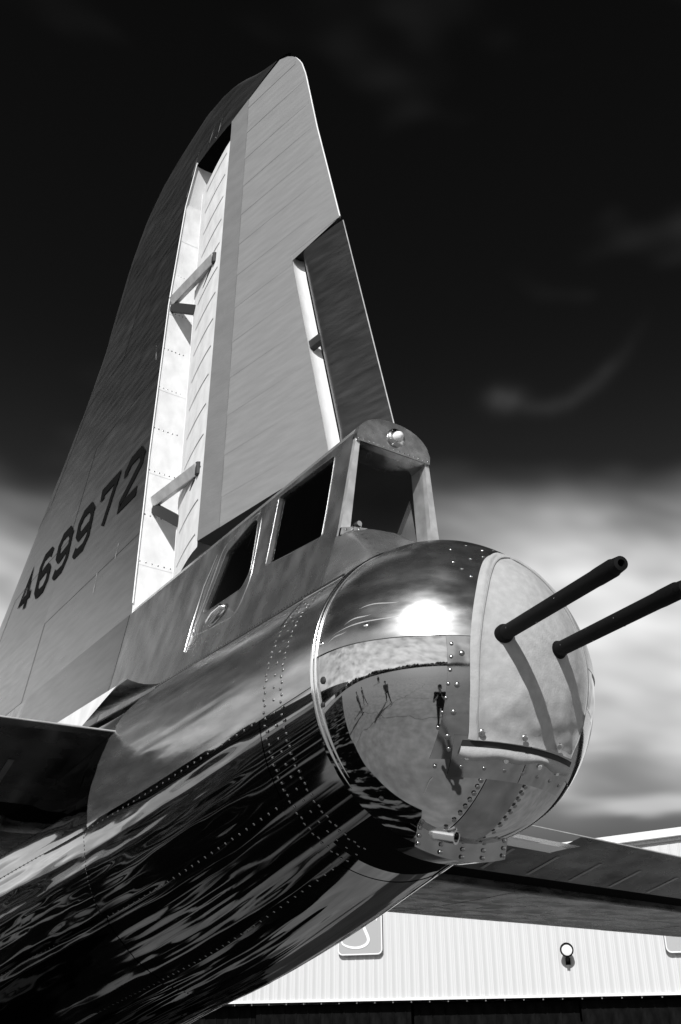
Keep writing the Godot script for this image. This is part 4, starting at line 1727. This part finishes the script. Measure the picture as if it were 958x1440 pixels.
	# lip bracket under the dome with its drain tube
	var k := holder("lower_bracket", bomber)
	st = new_st()
	rows = []
	for i in 5:
		var row := PackedVector3Array()
		for j in 25:
			var p := lerpf(0.155, -0.152, j / 24.0)
			var sag := 0.022 * (1.0 - p * p / 0.024)
			row.append(V(0.105 - 0.004 * i, -0.394 - sag - 0.0145 * i, p))
		rows.append(row)
	grid(st, rows)
	grid(st, [rows[4], PackedVector3Array(Array(rows[4]).map(func(q: Vector3) -> Vector3: return q + Vector3(-0.09, 0.004, 0)))])
	part("face_plate", st, "dome_plate", k)
	for j in 5:
		for i in 3:
			var p := lerpf(0.146, -0.14, j / 4.0)
			var sag := 0.022 * (1.0 - p * p / 0.024)
			rivet(k, V(0.1045 - 0.004 * i, -0.403 - sag - 0.0195 * i, p), Vector3(1, -0.2, 0), 0.0062)
	st = new_st()
	lathe(st, V(0.06, -0.400, 0.115), Vector3(0.10, -0.028, -0.05), [0.0, 0.05, 0.11, 0.11, 0.05, 0.05], [0.021, 0.022, 0.02, 0.014, 0.013, 0.0], 18)
	part("drain_tube", st, "ring_metal", k)

func build_guns() -> void:
	var dir := Vector3(0.938, -0.122, 0.323).normalized()
	for root in [[0.036, 0.121], [0.022, -0.040]]:
		var g := holder("machine_gun", bomber)
		var q := dome_up(root[0], root[1], 0.018)
		var st := new_st()
		tube(st, PackedVector3Array([q - dir * 0.12, q, q + dir * 0.52, q + dir * 0.54, q + dir * 0.602, q + dir * 0.612]), PackedFloat32Array([0.0195, 0.0195, 0.0188, 0.0196, 0.0196, 0.0165]), 24)
		part("barrel", st, "gun_metal", g)
		st = new_st()
		lathe(st, q, dir, [0.607, 0.619, 0.637, 0.639, 0.607, 0.607], [0.017, 0.017, 0.0155, 0.008, 0.0075, 0.0], 20)
		part("muzzle", st, "gun_metal", g)
		st = new_st()
		var n := (q - V(0, 0, 0)).normalized()
		tube(st, PackedVector3Array([q - n * 0.012, q + n * 0.004, q + dir * 0.014, q + dir * 0.02]), PackedFloat32Array([0.0255, 0.025, 0.0225, 0.0197]), 24)
		part("collar", st, "gun_metal", g)
		# vent holes along the cooling jacket
		for k in 9:
			for r in 6:
				var a := TAU * r / 6 + 0.5 * (k % 2)
				var sx := dir.cross(Vector3.UP).normalized()
				var sy := sx.cross(dir)
				var nn := sx * cos(a) + sy * sin(a)
				if k % 3 == 0 and r % 2 == 0: rivet(g, q + dir * (0.06 + k * 0.049) + nn * 0.0189, nn, 0.0022, "rivet_metal")

# ------------------------------------------------------------------ wings, wheels
func build_wings_and_wheels() -> void:
	for sgn in [1.0, -1.0]:
		var w := holder("wing", bomber)
		var st := new_st()
		for top in [1.0, -1.0]:
			var rows := []
			for i in 13:
				var f := i / 12.0
				var rt := sqrt(maxf(0.03, 1.0 - pow(clampf((f - 0.9) / 0.1, 0, 1), 2.0)))
				var s := lerpf(0.8, 14.5, f)
				var ch := lerpf(5.0, 2.2, f) * rt
				var le := lerpf(-15.6, -13.8, f) + (1 - rt) * 0.6
				var row := PackedVector3Array()
				for k in 15:
					var x := pow(k / 14.0, 1.6)
					var y := (0.2969 * sqrt(x) - 0.126 * x - 0.3516 * x * x + 0.2843 * x * x * x - 0.1036 * x * x * x * x) * 5.0
					row.append(V(le + ch * x, -1.35 + 0.02 * s + top * y * 0.16 * ch * 0.5, sgn * s))
				rows.append(row)
			grid(st, rows)
		part("wing_skin", st, "under_skin", w)
		var u := holder("main_wheel", bomber)
		var hub := V(-14.2, 0.0, sgn * 3.2)
		var ground := -BASE - 14.2 * 0.0523
		hub.y = BASE + ground + 0.72 + 0.0
		wheel(u, hub, 0.7, 0.2)
		st = new_st()
		rod(st, hub + Vector3(0, 0, -sgn * 0.3), V(-14.4, -1.2, sgn * 2.9), 0.09, 14)
		part("strut", st, "frame_metal", u)
	var t := holder("tail_wheel", bomber)
	var hub := V(-5.6, 0, 0)
	hub.y = 0.36 - 5.6 * 0.0523 + 0.0
	wheel(t, hub, 0.33, 0.12)
	for s in [1.0, -1.0]:
		var st := new_st()
		tube(st, PackedVector3Array([hub + Vector3(0, 0, s * 0.17), hub + Vector3(-0.1, 0.42, s * 0.15), V(-5.9, -0.9, s * 0.05)]), PackedFloat32Array([0.035, 0.04, 0.05]), 12)
		part("fork_leg", st, "frame_metal", t)

func wheel(parent: Node, hub: Vector3, r: float, hw: float) -> void:
	var st := new_st()
	var rows := []
	for i in 17:
		var a := TAU * i / 16
		var row := PackedVector3Array()
		var rr := r - hw * 0.9 + hw * 0.9 * cos(a)
		for k in 41:
			var b := TAU * (k % 40) / 40
			row.append(hub + Vector3(rr * cos(b), rr * sin(b), hw * sin(a)))
		rows.append(row)
	grid(st, rows)
	part("tyre", st, "rubber", parent)
	st = new_st()
	tube(st, PackedVector3Array([hub - Vector3(0, 0, hw * 0.8), hub - Vector3(0, 0, hw * 0.5), hub + Vector3(0, 0, hw * 0.5), hub + Vector3(0, 0, hw * 0.8)]), PackedFloat32Array([r * 0.2, r - hw * 1.5, r - hw * 1.5, r * 0.2]), 24)
	part("rim", st, "frame_metal", parent)

# ------------------------------------------------------------------ people
# A body is one surface: tapered capsules between joints joined by a smooth minimum, meshed as surface nets.
func capsule(p: Vector3, b: Array) -> float:
	var a: Vector3 = b[0]
	var ab: Vector3 = b[1] - a
	var t := clampf((p - a).dot(ab) / maxf(ab.length_squared(), 1e-9), 0.0, 1.0)
	return p.distance_to(a + ab * t) - lerpf(b[2], b[3], t)

func nets(st: SurfaceTool, bones: Array, cell_size: float, k: float) -> void:
	var lo := Vector3.ONE * 1e9
	var hi := -lo
	for b in bones:
		var r: float = maxf(b[2], b[3]) + cell_size * 3.0
		for q in 2:
			lo = lo.min(b[q] - Vector3.ONE * r)
			hi = hi.max(b[q] + Vector3.ONE * r)
	var n := Vector3i(((hi - lo) / cell_size).ceil()) + Vector3i.ONE
	var f := PackedFloat32Array()
	f.resize(n.x * n.y * n.z)
	f.fill(0.5)
	for b in bones:
		var r: float = maxf(b[2], b[3]) + k + cell_size * 2.5
		var l := Vector3i(((b[0].min(b[1]) - Vector3.ONE * r - lo) / cell_size).floor()).max(Vector3i.ZERO)
		var h := Vector3i(((b[0].max(b[1]) + Vector3.ONE * r - lo) / cell_size).ceil()).min(n - Vector3i.ONE)
		for z in range(l.z, h.z + 1):
			for y in range(l.y, h.y + 1):
				var at := (z * n.y + y) * n.x
				for x in range(l.x, h.x + 1):
					var d := capsule(lo + Vector3(x, y, z) * cell_size, b)
					var o := f[at + x]
					var m := maxf(k - absf(d - o), 0.0) / k
					f[at + x] = minf(d, o) - m * m * k * 0.25
	var index := {}
	var verts := PackedVector3Array()
	var cols := PackedColorArray()
	var step := [1, n.x, n.x * n.y]
	for z in n.z - 1:
		for y in n.y - 1:
			for x in n.x - 1:
				var at := (z * n.y + y) * n.x + x
				var sum := Vector3.ZERO
				var cnt := 0
				for c in 8:
					var v0 := f[at + (c & 1) + (c >> 1 & 1) * n.x + (c >> 2) * step[2]]
					for ax in 3:
						if c >> ax & 1: continue
						var c1: int = c | (1 << ax)
						var v1 := f[at + (c1 & 1) + (c1 >> 1 & 1) * n.x + (c1 >> 2) * step[2]]
						if (v0 < 0) != (v1 < 0):
							var t := v0 / (v0 - v1)
							var q := Vector3(c & 1, c >> 1 & 1, c >> 2)
							q[ax] += t
							sum += q
							cnt += 1
				if cnt:
					var p := lo + (Vector3(x, y, z) + sum / cnt) * cell_size
					index[at] = verts.size()
					verts.append(p)
					var best := 1e9
					var col := Color.WHITE
					for b in bones:
						var d := capsule(p, b)
						if d < best:
							best = d
							col = Color(b[4], b[4], b[4])
					cols.append(col)
	group_no += 1
	st.set_smooth_group(group_no)
	for z in range(1, n.z - 1):
		for y in range(1, n.y - 1):
			for x in range(1, n.x - 1):
				var at := (z * n.y + y) * n.x + x
				for ax in 3:
					if (f[at] < 0) == (f[at + step[ax]] < 0): continue
					var u: int = step[(ax + 1) % 3]
					var w: int = step[(ax + 2) % 3]
					var ids := [index.get(at, -1), index.get(at - u, -1), index.get(at - u - w, -1), index.get(at - w, -1)]
					if ids.has(-1): continue
					if f[at] < 0: ids.reverse()
					for tr in [[0, 1, 2], [0, 2, 3]]:
						for i in tr:
							st.set_color(cols[ids[i]])
							st.add_vertex(verts[ids[i]])

func hand_bones(wrist: Vector3, along: Vector3, palm: Vector3, thumb: Vector3, curl: float, skin: float) -> Array:
	# palm and five fingers; along points down the hand, palm out of the palm, thumb to the thumb's side
	var out := []
	var knuckles := wrist + along * 0.085
	for i in 4:
		var side_x := thumb * (0.030 - i * 0.020)
		out.append([wrist + along * 0.015 + side_x * 0.6, knuckles + side_x, 0.014, 0.0115, skin])
		var len: float = [0.072, 0.080, 0.074, 0.058][i]
		var p := knuckles + side_x
		var d := along
		for j in 3:
			d = (d + palm * curl * (0.7 + 0.25 * i * 0.3)).normalized()
			var q: Vector3 = p + d * len * [0.45, 0.32, 0.23][j]
			out.append([p, q, 0.0098 - j * 0.0009, 0.0092 - j * 0.001, skin])
			p = q
	var tp0 := wrist + along * 0.03 + thumb * 0.03
	var tp1 := tp0 + (along * 0.6 + thumb * 0.75 + palm * 0.25).normalized() * 0.042
	var tp2 := tp1 + (along * 0.85 + thumb * 0.25 + palm * 0.45).normalized() * 0.032
	out.append([tp0, tp1, 0.0145, 0.0115, skin])
	out.append([tp1, tp2, 0.0112, 0.0098, skin])
	return out

func person_mesh(j: Dictionary, shirt: float, trousers: float, hair: float) -> ArrayMesh:
	var skin := 0.35
	var b := []
	for s in 2:
		var hip: Vector3 = j.hip[s]
		b.append([hip, j.knee[s], 0.088, 0.06, trousers])
		b.append([j.knee[s], j.ankle[s], 0.062, 0.042, trousers])
		var toe: Vector3 = j.toe[s]
		b.append([j.ankle[s] + Vector3(0, -0.035, -0.02), toe, 0.044, 0.034, 0.02])
		b.append([j.shoulder[s], j.elbow[s], 0.056, 0.043, shirt])
		b.append([j.elbow[s], j.wrist[s], 0.042, 0.030, skin])
	var pelvis: Vector3 = (j.hip[0] + j.hip[1]) * 0.5 + Vector3(0, 0.05, 0)
	var chest: Vector3 = (j.shoulder[0] + j.shoulder[1]) * 0.5 + Vector3(0, -0.13, 0)
	for s in [-1.0, 1.0]:
		b.append([pelvis + Vector3(s * 0.055, 0, 0), chest + Vector3(s * 0.075, 0, 0), 0.112, 0.108, shirt])
		b.append([pelvis + Vector3(s * 0.06, -0.04, 0), pelvis + Vector3(s * 0.05, 0.03, 0), 0.112, 0.105, trousers])
	b.append([j.shoulder[0], j.shoulder[1], 0.06, 0.06, shirt])
	b.append([chest + Vector3(0, 0.13, 0), j.head - Vector3(0, 0.06, 0), 0.058, 0.053, skin])
	var st := new_st()
	nets(st, b, 0.02, 0.035)
	# head with face, ears and hair on a finer grid
	var hd: Vector3 = j.head
	var fw: Vector3 = j.look
	var rt := fw.cross(Vector3.UP).normalized()
	var up := rt.cross(fw)
	var hb := [[hd + up * 0.03 - fw * 0.015, hd + up * 0.035 + fw * 0.01, 0.083, 0.078, skin], [hd - up * 0.03 + fw * 0.02, hd - up * 0.075 + fw * 0.045, 0.062, 0.036, skin],
		[hd + up * 0.005 + fw * 0.085, hd - up * 0.03 + fw * 0.108, 0.010, 0.014, skin], [hd - up * 0.058 + fw * 0.083 - rt * 0.018, hd - up * 0.058 + fw * 0.083 + rt * 0.018, 0.008, 0.008, skin * 0.6],
		[hd - up * 0.05, hd - up * 0.13, 0.05, 0.05, skin],
		[hd + up * 0.05 - fw * 0.03, hd + up * 0.07 + fw * 0.025, 0.086, 0.07, hair], [hd - fw * 0.045 + up * 0.02, hd - fw * 0.04 - up * 0.03, 0.066, 0.05, hair]]
	for s in [-1.0, 1.0]:
		hb.append([hd + rt * 0.078 * s + up * 0.012 - fw * 0.005, hd + rt * 0.074 * s - up * 0.025, 0.015, 0.010, skin])
		hb.append([hd + rt * 0.03 * s + up * 0.008 + fw * 0.078, hd + rt * 0.033 * s + up * 0.008 + fw * 0.078, 0.0095, 0.0095, 0.04])
		hb.append([hd + rt * 0.018 * s + up * 0.024 + fw * 0.083, hd + rt * 0.045 * s + up * 0.024 + fw * 0.073, 0.006, 0.005, hair])
	nets(st, hb, 0.007, 0.012)
	for s in 2:
		var along: Vector3 = (j.wrist[s] - j.elbow[s]).normalized()
		var th: Vector3 = j.thumb[s]
		th = (th - along * th.dot(along)).normalized()
		var palm := along.cross(th) * (1.0 if s == 0 else -1.0)
		nets(st, hand_bones(j.wrist[s], along, palm, th, j.curl, skin), 0.0055, 0.008)
	return finish(st)

func person(mesh: ArrayMesh, label: String, at: Vector3, turn: float, group := "") -> void:
	var o := MeshInstance3D.new()
	o.name = "person"
	o.mesh = mesh
	o.material_override = M["person"]
	put(o, self)
	o.position = at
	o.rotation.y = deg_to_rad(turn)
	tag(o, label, "person", group)

func build_apron_people() -> void:
	# joints: index 0 is the right side (negative x when facing +z), 1 the left
	var stand := {
		"hip": [Vector3(-0.09, 0.92, 0), Vector3(0.09, 0.92, 0)], "knee": [Vector3(-0.11, 0.49, 0.02), Vector3(0.11, 0.49, 0.03)], "ankle": [Vector3(-0.12, 0.09, -0.02), Vector3(0.13, 0.09, 0.0)],
		"toe": [Vector3(-0.15, 0.036, 0.15), Vector3(0.17, 0.036, 0.16)], "shoulder": [Vector3(-0.185, 1.42, 0), Vector3(0.185, 1.42, 0)], "elbow": [Vector3(-0.24, 1.13, -0.03), Vector3(0.24, 1.13, -0.02)],
		"wrist": [Vector3(-0.23, 0.88, 0.06), Vector3(0.23, 0.88, 0.08)], "thumb": [Vector3(0.2, 0, 1), Vector3(-0.2, 0, 1)], "head": Vector3(0, 1.64, 0.02), "look": Vector3(0, 0.1, 1).normalized(), "curl": 0.3,
	}
	var walk := stand.duplicate(true)
	walk.knee = [Vector3(-0.10, 0.50, 0.20), Vector3(0.10, 0.48, -0.06)]
	walk.ankle = [Vector3(-0.10, 0.12, 0.36), Vector3(0.10, 0.15, -0.36)]
	walk.toe = [Vector3(-0.11, 0.09, 0.55), Vector3(0.11, 0.04, -0.22)]
	walk.elbow = [Vector3(-0.24, 1.15, -0.14), Vector3(0.24, 1.15, 0.10)]
	walk.wrist = [Vector3(-0.22, 0.91, -0.10), Vector3(0.20, 0.94, 0.27)]
	var shoot := stand.duplicate(true)
	shoot.elbow = [Vector3(-0.24, 1.16, 0.14), Vector3(0.24, 1.16, 0.16)]
	shoot.wrist = [Vector3(-0.11, 1.37, 0.27), Vector3(0.10, 1.36, 0.29)]
	shoot.thumb = [Vector3(0.4, 0.6, -0.5), Vector3(-0.4, 0.6, -0.5)]
	shoot.head = Vector3(0, 1.63, 0.04)
	shoot.look = Vector3(0, 0.3, 1).normalized()
	shoot.curl = 0.75
	var a := person_mesh(stand, 0.06, 0.03, 0.02)
	var b := person_mesh(walk, 0.10, 0.02, 0.03)
	var c := person_mesh(shoot, 0.015, 0.012, 0.02)
	person(c, "photographer in dark clothes mirrored at the turret dome's centre, camera raised", Vector3(0.02, 0, 0.42), 180)
	person(b, "person walking with a long stride, largest figure on the dome's left side", Vector3(-4.6, 0, 2.4), 120)
	person(a, "person standing in dark clothes mirrored close to the dome's bright ring", Vector3(-6.6, 0, -0.6), 60)
	person(b, "person striding just behind the standing figure mirrored beside the bright ring", Vector3(-7.9, 0, 0.9), 75)
	person(a, "nearer of two people standing together far out, mirrored under the horizon line", Vector3(-17.0, 0, 12.4), 140)
	person(a, "farther of two people standing together far out, mirrored under the horizon line", Vector3(-17.8, 0, 13.4), 100)
	var k := thing("photo_camera", "black hand camera held up by the photographer, mirrored in the dome", "camera", Vector3(0.01, 1.47, 0.115))
	k.rotation.x = deg_to_rad(28.0)
	var st := new_st()
	box(st, Transform3D(Basis(), Vector3(0, 0, 0)), Vector3(0.14, 0.095, 0.05), 0.01)
	box(st, Transform3D(Basis(), Vector3(0, 0.055, 0)), Vector3(0.05, 0.03, 0.045), 0.006)
	part("body", st, "black_paint", k)
	st = new_st()
	lathe(st, Vector3.ZERO, Vector3(0, 0, -1), [0.02, 0.025, 0.055, 0.055, 0.045], [0.03, 0.032, 0.032, 0.026, 0.0], 20)
	part("lens", st, "rubber", k)
